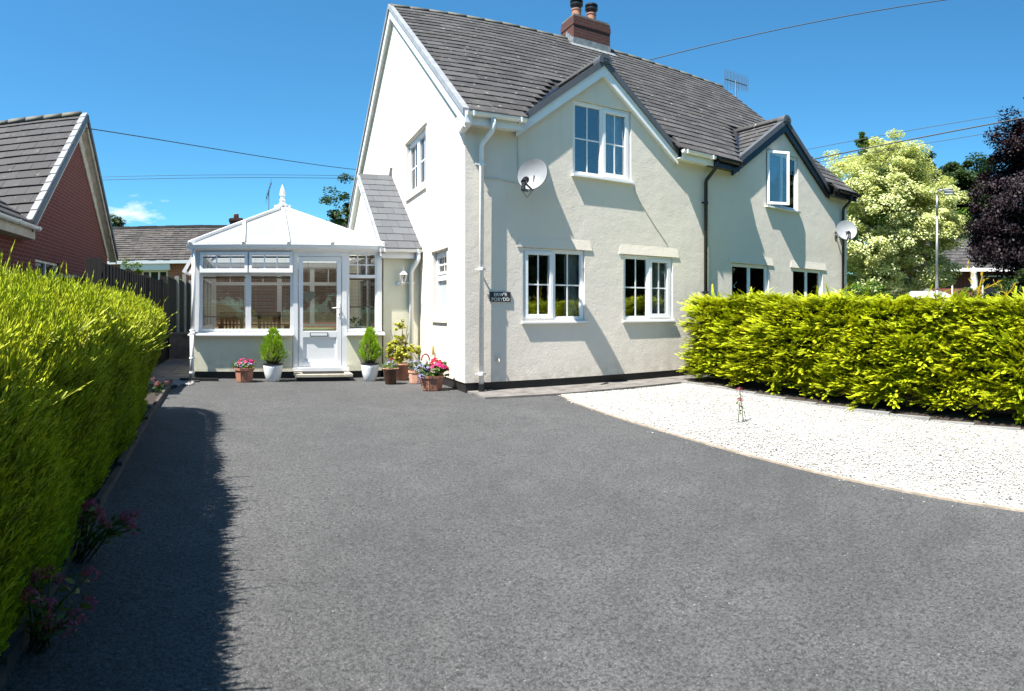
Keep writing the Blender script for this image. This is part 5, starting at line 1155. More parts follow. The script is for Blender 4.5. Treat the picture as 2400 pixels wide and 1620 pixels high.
# ------------------------------------------------------------------ the tall green-gold hedge on the left
SPL = [spray(11, .13, .0058, .040, 36, False, .004), spray(12, .17, .0056, .042, 32, False, .004), spray(9, .10, .0062, .036, 40, True, .004)]
hedge = thing('clipped_hedge', 'tall clipped golden green hedge with a domed top, shading the tarmac drive', 'hedge', (-1.3, 4, gz(4)))
HP = np.array([(.01, -1.36), (.05, -1.05), (.11, -.72), (.175, -.48), (.215, -.32), (.17, -.13), (-.03, .01), (-.32, .085), (-.62, .13), (-.95, .125), (-1.22, .02), (-1.40, -.3)])
def hx(y): return -.845-.060*y
seg = np.linalg.norm(np.diff(HP, axis=0), axis=1); cum = np.concatenate([[0], np.cumsum(seg)])
def hedge_pts(n, y0, y1):
    y = y0+(y1-y0)*RNG.random(n); s = RNG.random(n)**1.12*cum[-1]*.93; k = np.clip(np.searchsorted(cum, s)-1, 0, len(seg)-1); f = (s-cum[k])/seg[k]
    q = HP[k]*(1-f)[:, None]+HP[k+1]*f[:, None]; tn = (HP[k+1]-HP[k])/seg[k][:, None]; nr = np.stack([tn[:, 1], -tn[:, 0]], 1)
    endf = np.clip((7.55-y)/.7, 0, 1); rd = np.sqrt(1-(1-endf)**2)          # rounded far end
    mid = np.array([-.7, -.5]); q = mid+(q-mid)*(rd[:, None]*.55+.45)
    w = .03*np.sin(y*2.1+q[:, 1]*3)+.025*np.sin(y*5.3+q[:, 1]*7+1)+RNG.normal(size=n)*.010
    gy = np.where(y > 7, G0, -1.45+.03*y); zz = q[:, 1]+(gy-(-1.36))*np.clip((.1-q[:, 1])/1.2, 0, 1)
    P = np.stack([hx(y)+q[:, 0]+nr[:, 0]*w, y, zz+nr[:, 1]*w], 1); N = np.stack([nr[:, 0], np.where(endf < 1, 1-rd, 0)*1.5, nr[:, 1]], 1); return P, N
parts = []
for y0, y1, dens in ((-.6, 1.2, 450), (1.2, 4.4, 2000), (4.4, 7.55, 1250)):
    n = int(dens*(y1-y0)*cum[-1]*.93)
    P, N = hedge_pts(n, y0, y1)
    up_ = np.clip((P[:, 2:3]+.35)/.5, 0, 1); D = N*(.26+.22*up_)+np.array([.03, .10, .80])+RNG.normal(size=P.shape)*(.15+.07*up_)
    for i, b in enumerate(SPL): s_ = slice(i, None, 3); parts.append(scatter(b, (P-N*.045)[s_], D[s_], (.7+.5*RNG.random(len(P)))[s_]))
# ragged long shoots standing out of the top
n = 460; P, N = hedge_pts(n*3, .6, 7.4); kk = P[:, 2] > -.03; P, N = P[kk][:n], N[kk][:n]
D = N*.25+np.array([.05, .05, 1.0])+RNG.normal(size=P.shape)*.16; parts.append(scatter(spray(15, .26, .008, .045, 26, False, .006), P-N*.03, D, .45+.65*RNG.random(len(P))**2))
P, N = hedge_pts(200, 1.0, 7.4); kk = P[:, 2] > -.40; P, N = P[kk], N[kk]; D = N*.8+np.array([.25, .2, .75])+RNG.normal(size=P.shape)*.15; parts.append(scatter(spray(15, .26, .008, .045, 26, False, .006), P-N*.02, D, .6+.6*RNG.random(len(P))))
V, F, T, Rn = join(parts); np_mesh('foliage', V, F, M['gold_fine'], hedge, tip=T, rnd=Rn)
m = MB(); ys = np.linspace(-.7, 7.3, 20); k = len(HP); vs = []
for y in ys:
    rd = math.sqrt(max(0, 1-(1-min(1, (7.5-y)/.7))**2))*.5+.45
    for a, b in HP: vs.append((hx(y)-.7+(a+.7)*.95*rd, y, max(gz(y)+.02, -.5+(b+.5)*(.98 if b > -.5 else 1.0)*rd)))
m.add(vs, [(i*k+j, i*k+j+1, (i+1)*k+j+1, (i+1)*k+j) for i in range(len(ys)-1) for j in range(k-1)]+[[(len(ys)-1)*k+j for j in range(k)], list(range(k))[::-1]]); m.build('opaque_core', M['dead'], hedge)  # solid dead-brown core added to keep sun from passing through the hedge

# ------------------------------------------------------------------ the yellow conifer hedge on the right
SPR = [spray(13, .15, .0095, .050, 36, True, .008, .5), spray(11, .12, .0095, .045, 40, True, .008, .4), spray(15, .19, .0095, .052, 32, True, .008, .6)]
yh = thing('conifer_hedge', 'bright yellow feathery conifer hedge behind the white gravel bed', 'hedge', (7.3, 4.5, gz(4.5)))
def ytop(y): return .09+.017*y
def rh_pts(n, face):
    if face == 'front':
        y = .35+7.45*RNG.random(n); u = RNG.random(n); z = gz0(y)+.12+(ytop(y)-gz0(y)-.14)*u
        bulge = -.10*np.sin(np.clip(u*1.1, 0, 1)*math.pi)+.10*np.clip(u-.85, 0, 1)*3
        x = 6.96+bulge+.05*np.sin(y*3.1+z*2)+.04*np.sin(y*7.3+z*6)+.03*np.maximum(0, y-5)
        N = np.stack([-np.ones(n), np.zeros(n), (u-.55)*.9], 1); P = np.stack([x, y, z], 1)
    elif face == 'top':
        y = .35+7.45*RNG.random(n); x = 6.98+.85*RNG.random(n); z = ytop(y)+.04*np.sin(y*4)+.03*np.sin(x*9+y*3); P = np.stack([x, y, z], 1); N = np.tile([[-.15, 0, 1]], (n, 1))
    else:
        x = 6.98+.8*RNG.random(n); u = RNG.random(n); z = G0+.12+(ytop(7.8)-G0-.15)*u; P = np.stack([x, np.full(n, 7.80)+.05*np.sin(z*6), z], 1); N = np.tile([[-.1, 1, .2]], (n, 1))
    return P, N
def gz0(y): return np.where(np.asarray(y) > 7, G0, -1.45+.03*np.asarray(y))
parts = []
for face, nf, per in (('front', 2900, 15), ('top', 760, 14), ('end', 280, 14)):
    Cn, N0 = rh_pts(nf, face); Cn = Cn-N0/np.linalg.norm(N0, axis=1, keepdims=True)*(.13*RNG.random(nf)[:, None]+.02)
    side = np.where(RNG.random(nf)+.22*np.sin(Cn[:, 1]*1.9+Cn[:, 2]*3.1) > .40, -1.0, 1.0)*(.45+.6*RNG.random(nf))
    if face == 'front': FD = np.stack([-.75*np.ones(nf), side, .10+.22*RNG.normal(size=nf)], 1)
    elif face == 'top': FD = np.stack([-.35+.3*RNG.normal(size=nf), side, .10+.10*RNG.normal(size=nf)], 1)
    else: FD = np.stack([-.3+.5*RNG.normal(size=nf), .9*np.ones(nf), .1+.2*RNG.normal(size=nf)], 1)
    FD /= np.linalg.norm(FD, axis=1, keepdims=True)
    UPn = np.stack([-.15+.25*RNG.normal(size=nf), .25*RNG.normal(size=nf), np.ones(nf)], 1); LT = np.cross(FD, UPn); LT /= np.linalg.norm(LT, axis=1, keepdims=True); UPn = np.cross(LT, FD)
    FL = .16+.14*RNG.random(nf); q = RNG.random((nf, per)); w = (RNG.random((nf, per))-.5)*2
    P = Cn[:, None]+FD[:, None]*(q*FL[:, None])[..., None]+LT[:, None]*(w*(.03+.055*(1-q))*(FL/.2)[:, None])[..., None]+UPn[:, None]*(RNG.normal(size=(nf, per))*.012-.10*q*q*FL[:, None])[..., None]
    D = FD[:, None]+LT[:, None]*(w*.75)[..., None]+UPn[:, None]*(.10-.25*q)[..., None]; ref = np.repeat(UPn[:, None], per, 1)+RNG.normal(size=(nf, per, 3))*.18
    P = P.reshape(-1, 3); D = D.reshape(-1, 3); ref = ref.reshape(-1, 3)
    for i, b in enumerate(SPR): s_ = slice(i, None, 3); parts.append(scatter(b, P[s_], D[s_], (.6+.45*RNG.random(len(P)))[s_], N=ref[s_]))
n = 34; P, N = rh_pts(n, 'top'); D = N*.3+RNG.normal(size=P.shape)*.45+np.array([-.1, .1, .25]); parts.append(scatter(SPR[2], P, D, .7+.7*RNG.random(n)))
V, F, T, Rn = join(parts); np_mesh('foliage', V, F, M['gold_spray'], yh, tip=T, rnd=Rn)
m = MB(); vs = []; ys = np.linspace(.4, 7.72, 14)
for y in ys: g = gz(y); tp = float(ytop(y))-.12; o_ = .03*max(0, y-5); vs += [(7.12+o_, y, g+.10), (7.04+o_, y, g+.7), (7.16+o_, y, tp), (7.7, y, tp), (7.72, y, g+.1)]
m.add(vs, [(i*5+j, i*5+(j+1) % 5, (i+1)*5+(j+1) % 5, (i+1)*5+j) for i in range(13) for j in range(5)]+[[65, 66, 67, 68, 69], [4, 3, 2, 1, 0]]); m.build('opaque_core', M['dead'], yh)  # solid core added inside the sprays so no light comes through
m = MB(); m.smooth = True; y = .8
while y < 7.6: m.tube([(7.35, y, gz(y)), (7.33, y+.03, gz(y)+.4)], .03, 7); y += .55
m.build('stem', M['bark'], yh)
# two tall bronze-gold shoots above it
P = np.array([(7.3, 2.9, .12), (7.25, 2.55, .1), (7.35, 3.0, .2), (7.3, 2.93, .3), (7.28, 2.85, .25), (7.35, 2.5, .2)]); D = np.array([(0, -.25, 1), (0, -.6, .7), (0, -.7, .6), (0, .2, 1), (.1, -.9, .35), (0, .5, .6)])
V, F, T, Rn = scatter(spray(15, .28, .009, .075, 42, False, .008, .3), P, D, np.array([1.5, 1.2, 1.2, 1.3, 1.2, 1.0])); np_mesh('long_shoot', V, F, M['dry_leaf'], yh, tip=T, rnd=Rn)

# ------------------------------------------------------------------ left bungalow (brick, L-shaped)
LB = thing('brick_bungalow', 'red brick bungalow with dark tiled roof beside the tall green hedge', 'house', (-6, 12, G0))
LX = -4.0; vX = -3.86; LRY, LRZ = 13.37, 4.50; LFY, LFZ = 9.85, 1.54; LBY, LBZ = 16.45, 1.55; s1 = (LRZ-LFZ)/(LRY-LFY); s2 = (LRZ-LBZ)/(LBY-LRY)
m = MB(); win = rect(10.6, 12.0, -.35, .98)
wall_poly(m, [(4.5, G0-.05), (16.2, G0-.05), (16.2, LBZ+.15), (LRY, LRZ-.12), (LFY+.15, LFZ+.04), (LFY+.1, 1.32), (4.5, 1.32)], [win], lambda a, b: (LX, a, b), .2, (1, 0, 0)); m.build('wall', M['brick'], LB)
m = MB(); m.box(LX-.12, LX-.05, 10.6, 12.0, .93, .98); m.box(LX-.12, LX-.05, 10.6, 12.0, -.35, -.3); m.box(LX-.12, LX-.05, 10.6, 10.65, -.3, .93); m.box(LX-.12, LX-.05, 11.95, 12.0, -.3, .93); m.box(LX-.12, LX-.05, 11.28, 11.33, -.3, .93); w_ = m.build('window', M['upvc'], LB)
m = MB(); m.box(LX-.10, LX-.095, 10.65, 11.95, -.3, .93); m.build('pane', M['dark_glass'], w_)
m = MB(); m.add([(vX, LFY, LFZ-.01), (vX, LRY, LRZ-.01), (-12, LRY, LRZ-.01), (-12, LFY, LFZ-.01)], [(0, 1, 2, 3)]); m.add([(vX, LRY, LRZ-.01), (vX, LBY, LBZ-.01), (-12, LBY, LBZ-.01), (-12, LRY, LRZ-.01)], [(0, 1, 2, 3)])
m.add([(-3.78, 4.5, 1.50), (-3.78, LFY+.2, 1.50), (-8, LFY+3.3, 4.4), (-8, 4.5, 4.4)], [(0, 1, 2, 3)]); lr = m.build('roof', M['deck'], LB)
m = MB(); tiles(m, (-12, LFY-.04, LFZ-.03), (1, 0, 0), (0, LRY-LFY, LRZ-LFZ), 12+vX-.005, math.hypot(LRY-LFY, LRZ-LFZ), .40, .335, th=.03, jit=.006, bond=0.5)
tiles(m, (-3.75, 4.5, 1.49), (0, 1, 0), (-4.2, 0, 2.9), 5.4, 4.5, .4, .335, th=.03, jit=.006); m.build('roof_tile', M['tile_dark'], lr)
m = MB(); tiles(m, (vX, LBY, LBZ), (-1, 0, 0), (0, LRY-LBY, LRZ-LBZ), 8, math.hypot(LRY-LBY, LRZ-LBZ), .4, .335, th=.03); m.build('roof_tile', M['tile_dark'], lr)
m = MB(); x = -12; m.smooth = True
while x < vX-.05: L = min(.45, vX+.06-x); m.r = random.random(); dz = random.uniform(-.01, .01); m.prism([(x, LRY+.13*math.cos(a), LRZ-.05+dz+.13*math.sin(a)) for a in np.linspace(0, math.pi, 8)], (L-.01, 0, 0)); x += L
m.build('ridge', M['ridge_moss'], lr)
m = MB(); Lh = math.hypot(LRY-LFY, LRZ-LFZ); nv = int(Lh/.335); V_ = Vector((0, LRY-LFY, LRZ-LFZ)).normalized(); Nv = Vector((0, -V_.z, V_.y))
for i in range(nv+1):        # stepped verge units
    a = Vector((vX+.03, LFY, LFZ))+V_*(i*.335); b = a+V_*min(.335, Lh-i*.335); m.obox((a+b)/2+Nv*.018, (.065, 0, 0), V_*((b-a).length/2-.004)+Nv*-.006, Nv*.032)
m.build('verge_unit', M['pale_verge'], lr)
m = MB(); m.prism([(vX+.07, LFY-.02, LFZ-.03), (vX+.07, LRY, LRZ-.02), (vX+.07, LRY, LRZ-.17), (vX+.07, LFY-.02, LFZ-.18)], (.035, 0, 0)); m.prism([(vX+.07, LBY, LBZ-.02), (vX+.07, LRY, LRZ-.01), (vX+.07, LRY, LRZ-.15), (vX+.07, LBY, LBZ-.16)], (.05, 0, 0)); m.build('verge_cap', M['grey_verge'], lr)
m = MB()
for ya, za, yb, zb in ((LFY, LFZ-.17, LRY, LRZ-.17), (LRY, LRZ-.16, LBY, LBZ-.16)):
    m.prism([(vX+.075, ya, za), (vX+.075, yb, zb), (vX+.075, yb, zb-.09), (vX+.075, ya, za-.09)], (-.03, 0, 0)); m.add([(vX+.045, ya, za-.05), (vX+.045, yb, zb-.05), (LX, yb, zb-.05), (LX, ya, za-.05)], [(0, 1, 2, 3)])
m.prism([(LX+.01, LRY, LRZ-.12), (LX+.01, LBY, LBZ-.10), (LX+.01, LBY-.35, LBZ-.10), (LX+.01, LRY-.0, LRZ-.62)], (.03, 0, 0)); m.build('barge_board', M['soffit'], LB)
m = MB(); gutter(m, (-3.72, 4.5, 1.46), (-3.72, 10.05, 1.46), .06); m.build('gutter', M['white_gutter'], LB); m = MB(); m.box(-3.80, -3.775, 4.5, 10.0, 1.25, 1.43); m.box(LX, -3.80, 4.5, 10.0, 1.25, 1.27); m.build('fascia', M['soffit'], LB)

# ------------------------------------------------------------------ fence
fn = thing('garden_fence', 'dark stained boarded fence behind the tall hedge, running back past the conservatory', 'fence', (-2.2, 12, G0))
def panel(y0, y1, zt_, x=-2.2):
    m = MB(); y = y0; i = 0
    while y < y1-.02: w = min(.12, y1-y); m.box(x-.012-(.014 if i % 2 else 0), x+.012-(.014 if i % 2 else 0), y, y+w-.004, G0, zt_+random.uniform(-.008, .008)); y += w-.01; i += 1
    m.box(x-.05, x-.027, y0, y1, zt_-.25, zt_-.17); m.box(x-.05, x-.027, y0, y1, G0+.3, G0+.38); m.build('fence_panel', M['fence'], fn)
for y0 in (8.6, 10.5, 12.4): panel(y0, y0+1.85, .70)
panel(14.3, 15.3, .69)
m = MB(); x = -2.43
while x < -2.2: m.box(x, x+.075, 8.54, 8.565, G0, .77+random.uniform(-.006, .006)); x += .078
m.build('fence_panel', M['fence'], fn)
for y in (10.45, 12.35, 14.25): m = MB(); m.box(-2.25, -2.16, y, y+.06, G0, .74); m.build('fence_post', M['fence'], fn)
for y0 in (15.32, 17.15, 19.0, 20.85): panel(y0+.06, y0+1.80, .87+.05*(y0-15)/3, -2.2)
m = MB(); m.box(-2.4, -2.21, 15.29, 15.32, G0, .88); m.build('fence_panel', M['fence'], fn)
for y in (17.06, 18.9, 20.75): m = MB(); m.box(-2.24, -2.13, y, y+.11, G0, .95+.05*(y-15)/3+(.14 if 18 < y < 20 else 0)); m.build('concrete_post', M['post'], fn)
m = MB(); m.prism([(-3.4, 8.3, -1.2), (-2.55, 8.3, -1.2), (-2.55, 8.3, .42), (-3.4, 8.3, .48)], (0, .9, 0)); m.box(-3.45, -2.5, 8.25, 9.25, .47, .51); tag(m.build('garden_shed', M['grey_plastic'], origin=(-3, 8.7, G0)), 'low grey plastic shed top showing over the hedge before the brick bungalow', 'shed')

# ------------------------------------------------------------------ rear bungalow
RB = thing('brick_bungalow', 'long low orange brick bungalow seen between the fence and the conservatory roof', 'house', (-4, 27, G0))
ry0, ry1, rzr, rze = 25.0, 29.2, 4.02, 2.12; rx0, rx1 = -11, 5.0
m = MB(); wall_poly(m, [(rx0+.3, G0-.1), (rx1-.3, G0-.1), (rx1-.3, 2.05), (rx0+.3, 2.05)], [rect(-4.75, -3.62, .45, 1.72)], lambda a, b: (a, ry0+.35, b), .2, (0, -1, 0)); m.add([(rx1-.3, ry0+.35, G0), (rx1-.3, 33, G0), (rx1-.3, 33, 2), (rx1-.3, ry1, rzr-.1), (rx1-.3, ry0+.35, 2.05)], [(0, 1, 2, 3, 4)]); m.build('wall', M['brick_far'], RB)
m = MB(); m.add([(rx0, ry0, rze), (rx1, ry0, rze), (rx1, ry1, rzr), (rx0, ry1, rzr), (rx1, 33.4, rze), (rx0, 33.4, rze)], [(0, 1, 2, 3), (3, 2, 4, 5)]); rr_ = m.build('roof', M['deck'], RB)
m = MB(); tiles(m, (rx0, ry0-.03, rze-.01), (1, 0, 0), (0, ry1-ry0, rzr-rze), rx1-rx0, math.hypot(ry1-ry0, rzr-rze), .30, .30, th=.035, jit=.012, bond=0); m.build('roof_tile', M['tile_far'], rr_)
m = MB(); x = rx0
while x < rx1: m.r = random.random(); m.box(x, x+.44, ry1-.13, ry1+.13, rzr-.05, rzr+.10+random.uniform(-.015, .015)); x += .45
m.build('ridge', M['tile_far'], rr_)
m = MB(); m.box(rx0, rx1, ry0-.06, ry0+.03, rze-.16, rze-.02); m.box(-5.6, -3.5, ry0+.02, ry0+.34, rze-.42, rze-.17); m.build('fascia', M['upvc'], RB)
m = MB(); ya = ry0+.42; m.box(-4.75, -3.62, ya, ya+.06, 1.64, 1.72); m.box(-4.75, -3.62, ya, ya+.06, .45, .53)
for x in (-4.75, -4.44, -4.05, -3.70): m.box(x, x+.08, ya, ya+.06, .53, 1.64)
m.box(-4.36, -4.05, ya, ya+.06, 1.18, 1.26); w_ = m.build('window', M['upvc'], RB); m = MB(); m.box(-4.67, -3.7, ya+.02, ya+.025, .53, 1.64); m.build('pane', M['dark_glass'], w_)
m = MB(); m.box(-1.15, -.55, ry1-.3, ry1+.3, 3.5, 4.42); m.box(-1.2, -.5, ry1-.35, ry1+.35, 4.30, 4.38); m.build('chimney', M['brick_chimney'], rr_); m = MB(); m.smooth = True; m.lathe([(.13, 4.42), (.12, 4.62), (.14, 4.64), (.10, 4.64)], (-.85, ry1, 0), 12); m.build('chimney_pot', M['terracotta'], rr_)
aerial('thin television aerial standing behind the conservatory finial', (.72, 29.3, 4.0), 1.85, (.3, .2, 1.0), .9, 6, .22, .016)
# creeper and shrubs in front of it
def bush(label, c, rad, mat, n, ls, cl=30, cs=.14, name='shrub', group=None):
    base = (c[0], c[1], c[2]-rad[2]); t = thing(name, label, 'shrub', base, group); V, F, T, Rn = crown(c, rad, cl, n//cl, cs, ls); np_mesh('foliage', V, F, mat, t, tip=T, rnd=Rn)
    m = MB(); m.smooth = True
    for k in range(5): a = k*1.3; m.tube([base, (c[0]+.5*rad[0]*math.cos(a), c[1]+.5*rad[1]*math.sin(a), c[2])], .018, 5)
    m.build('stem', M['bark'], t)
bush('leafy green climber against the rear bungalow window, above the fence', (-4.65, 22.6, 1.05), (.62, .4, .85), M['mid_green'], 1800, .05, 40, .2)
bush('low green shrub peeping over the fence below the rear bungalow window', (-3.75, 22.0, .45), (.6, .4, .62), M['bright_green'], 1300, .045, 34, .18)
bush('green shrub tops showing over the fence panel beside the conservatory', (-2.75, 20.5, .62), (.45, .5, .50), M['bright_green'], 900, .045, 24, .16)

# ------------------------------------------------------------------ trees
def at(px, dist): a = (px-595)/FPX; return dist*math.sin(a), dist*math.cos(a)
x, y = at(258, 48); tree('round_tree', 'small distant round tree just beyond the brick bungalow verge', (x, y, G0), 3, .18, (x, y, 6.2), (1.25, 1.25, 1.35), M['grey_green'], 46, 110, .42, .10)
x, y = at(800, 34); tree('oak_tree', 'dark green tree rising behind the slate porch and conservatory roof', (x, y, G0), 4, .25, (x+.55, y, 5.2), (1.5, 1.5, 2.4), M['dark_green'], 60, 170, .45, .085)
# cream variegated tree
x, y = at(2072, 24); 
def vshape(p, c, r):
    h = (p[2]-(c[2]-r[2]))/(2*r[2]); k = 1.04-.20*max(0, h-.6)/.4; return np.array([c[0]+(p[0]-c[0])*k, c[1]+(p[1]-c[1])*k, p[2]])
vt = tree('variegated_tree', 'large cream and pale green variegated tree beyond the yellow hedge', (x, y, -.72), 3, .2, (x, y, 3.45), (2.85, 2.85, 3.3), M['variegated'], 640, 230, .44, .056, flatten=.5, shape=vshape, up=1.0, shell=.45)
V, F, T, Rn = crown((x-.44, y+.76, 6.72), (.17, .17, .66), 22, 60, .12, .05, shell=.1); np_mesh('green_shoot', V, F, M['mid_green'], vt, tip=T, rnd=Rn)
V, F, T, Rn = crown((x-2.2, y-1.25, 3.6), (.3, .35, .8), 16, 60, .18, .06, shell=.1); np_mesh('green_shoot', V, F, M['mid_green'], vt, tip=T, rnd=Rn)
def wide(p, c, r):
    h = (p[2]-(c[2]-r[2]))/(2*r[2]); k = 1.15-.45*h; return np.array([c[0]+(p[0]-c[0])*k, c[1]+(p[1]-c[1])*k, p[2]])
x, y = at(2432, 20); pt = tree('copper_beech', 'dark purple leaved tree at the road beyond the yellow hedge', (x, y, -.72), 3, .22, (x+.1, y, 3.2), (2.45, 2.45, 3.6), M['purple'], 460, 330, .40, .049, shape=wide, flatten=.8, shell=.4)
x, y = at(2150, 46); tree('oak_tree', 'dark green tree rising straight behind the cream tree crown', (x, y, -.7), 4, .3, (x, y, 7.9), (3.0, 3.0, 3.9), M['dark_green'], 240, 300, .75, .11, shell=.4)
x, y = at(2275, 46); tree('oak_tree', 'dark green broad tree between the cream tree and the purple tree', (x, y, -.7), 4, .35, (x, y, 7.0), (3.6, 3.4, 4.7), M['dark_green'], 330, 330, .75, .11, shell=.4)
x, y = at(2262, 34); bush('fresh green bush lit by the sun above the far bungalow roof', (x, y, 4.6), (1.1, .8, 1.1), M['bright_green'], 2200, .08, 40, .35)
x, y = at(2040, 19); bush('rounded fresh green shrub showing above the yellow hedge, next to the cottage corner', (x, y, .35), (.62, .6, .55), M['bright_green'], 3000, .035, 50, .13)
x, y = at(2100, 18.6); bush('grey green rounded shrub above the yellow hedge, beside the fresh green shrub', (x, y, .28), (.5, .5, .5), M['grey_green'], 2600, .03, 44, .12)
x, y = at(2262, 17); bush('small clipped green bush over the yellow hedge below the parasol', (x, y, .25), (.42, .4, .40), M['mid_green'], 2200, .03, 40, .11)
x, y = at(2390, 17.5); bush('dark glossy shrub under the purple tree, above the yellow hedge', (x, y, .45), (.8, .7, .7), M['dark_green'], 3000, .045, 50, .2)
# far wood that reads as one mass
n = 9000; a = R(50)+R(32)*RNG.random(n); dd = 62+6*RNG.random(n); hh = RNG.random(n)**.8*(6.2+1.6*np.sin(a*31)+1.1*np.sin(a*67+1)); P = np.stack([dd*np.sin(a), dd*np.cos(a), -1.2+hh], 1)
V, F, T, Rn = leaf_quads(P, unit(n)+np.array([-.4, -.3, .7]), .32*RNG.uniform(.6, 1.3, n)); o = np_mesh('distant_wood', V, F, M['dark_green'], tip=T, rnd=Rn); o['kind'] = 'stuff'
# street hedge across the road, dark clipped
x0_, y0_ = at(2085, 20.5); x1_, y1_ = at(2420, 20.5); hd = thing('street_hedge', 'low dark clipped hedge in front of the far bungalow', 'hedge', ((x0_+x1_)/2, (y0_+y1_)/2, -.7))
n = 4200; u = RNG.random(n); P = np.stack([x0_+(x1_-x0_)*u, y0_+(y1_-y0_)*u, -.7+1.24*RNG.random(n)**.6], 1)+RNG.normal(size=(n, 3))*np.array([.10, .10, .03]); V, F, T, Rn = leaf_quads(P, unit(n)+np.array([-.3, -.3, .6]), .05*RNG.uniform(.6, 1.3, n)); np_mesh('foliage', V, F, M['dark_green'], hd, tip=T, rnd=Rn)
m = MB(); m.bar((x0_, y0_, -.15), (x1_, y1_, -.15), .3, 1.1); m.build('opaque_core', M['dead'], hd)
# tall dark trees across the road beyond the road end: what the ground floor panes reflect
for i, (x, y, h, lb) in enumerate(((14.5, -10, 6.4, 'tall dark tree across the road, reflected in the cottage panes, the tree by the gravel'), (25, -2.8, 6.6, 'tall dark tree across the road beside the far lawn, reflected in the panes'), (20.5, -9.5, 6.8, 'tall dark tree across the road between two others, reflected in the panes'), (-5.5, -15, 7, 'dark tree beyond the road end, reflected in the conservatory corner window'), (1.5, -16, 7, 'dark tree straight beyond the road end, reflected in the conservatory door'), (8, -15, 7, 'dark tree beyond the road end, reflected in the narrow conservatory window'))):
    tree('oak_tree', lb, (x, y, -.75), 3, .3, (x, y, h*.5), (4.2, 4.2, h*.5), M['dark_green'], 200, 170, 1.0, .24, shell=.3)

# ------------------------------------------------------------------ far bungalow, parasol, car, street lamp
ang = math.atan2(*at(2250, 30)[::-1]); cx, cy = at(2262, 31); ux_, uy_ = math.sin(ang), -math.cos(ang)   # along the facade
FB = thing('brick_bungalow', 'dark roofed bungalow across the road behind the purple tree', 'house', (cx, cy, -.7))
ex, ey_ = math.cos(ang), math.sin(ang)
def fb(u, v, z): return (cx+ux_*u+ex*v, cy+uy_*u+ey_*v, z)
m = MB(); m.add([fb(-5, 0, -.8), fb(6, 0, -.8), fb(6, 0, 2.1), fb(-5, 0, 2.1)], [(0, 1, 2, 3)]); m.add([fb(-5, 0, -.8), fb(-5, 7, -.8), fb(-5, 7, 2.1), fb(-5, 3.5, 4.7), fb(-5, 0, 2.1)], [(4, 3, 2, 1, 0)]); m.build('wall', M['brick'], FB)
m = MB(); m.add([fb(-5.3, -.4, 2.15), fb(6.3, -.4, 2.15), fb(6.3, 3.5, 4.75), fb(-5.3, 3.5, 4.75)], [(0, 1, 2, 3)]); m.add([fb(-5.3, 3.5, 4.75), fb(6.3, 3.5, 4.75), fb(6.3, 7.4, 2.15), fb(-5.3, 7.4, 2.15)], [(0, 1, 2, 3)]); fr = m.build('roof', M['deck'], FB)
m = MB(); a, b, c = Vector(fb(-5.3, -.42, 2.15)), Vector(fb(6.3, -.42, 2.15)), Vector(fb(-5.3, 3.5, 4.77)); tiles(m, a, b-a, c-a, (b-a).length, (c-a).length, .4, .33, th=.035, jit=.01); m.build('roof_tile', M['tile'], fr)
m = MB(); m.bar(fb(-5.3, -.45, 2.06), fb(6.3, -.45, 2.06), .08, .17); m.bar(fb(-.9, -.42, 2.0), fb(-.65, -.05, 1.6), .07, .07); m.bar(fb(-.65, -.05, 1.6), fb(-.65, -.05, -.6), .07, .07); m.build('fascia', M['upvc'], FB)
m = MB(); m.obox(fb(-2.0, -.05, .9), Vector((ux_, uy_, 0))*.35, Vector((ex, ey_, 0))*.15, (0, 0, 1.6)); m.build('stone_pier', M['stone'], FB)
for u0, u1, z0, z1 in ((-4.6, -2.9, .2, 1.7), (.9, 2.6, .2, 1.75)):
    m = MB(); mm = (u0+u1)/2
    for a, b in (((u0, z1), (u1, z1)), ((u0, z0), (u1, z0)), ((u0, z0), (u0, z1)), ((u1, z0), (u1, z1)), ((mm, z0), (mm, z1))): m.bar(fb(a[0], -.05, a[1]), fb(b[0], -.05, b[1]), .07, .07)
    w_ = m.build('window', M['upvc'], FB); m = MB(); m.add([fb(u0, -.02, z0), fb(u1, -.02, z0), fb(u1, -.02, z1), fb(u0, -.02, z1)], [(0, 1, 2, 3)]); m.build('pane', M['dark_glass'], w_)
px_, py_ = at(2282, 26); t = thing('parasol', 'closed pale grey parasol standing before the far bungalow', 'parasol', (px_, py_, -.7)); m = MB(); m.smooth = True; m.lathe([(.03, .72), (.16, .78), (.20, .95), (.16, 1.05), (.19, 1.25), (.13, 1.6), (.17, 1.68), (.05, 1.84), (.0, 1.88)], (px_, py_, 0), 10, .18); m.build('canopy', M['curtain'], t); m = MB(); m.tube([(px_, py_, -.7), (px_, py_, 1.9)], .025, 8); m.build('pole', M['upvc'], t); m = MB(); m.lathe([(.25, -.7), (.25, -.62), (.05, -.6)], (px_, py_, 0), 14); m.build('base', M['concrete'], t)
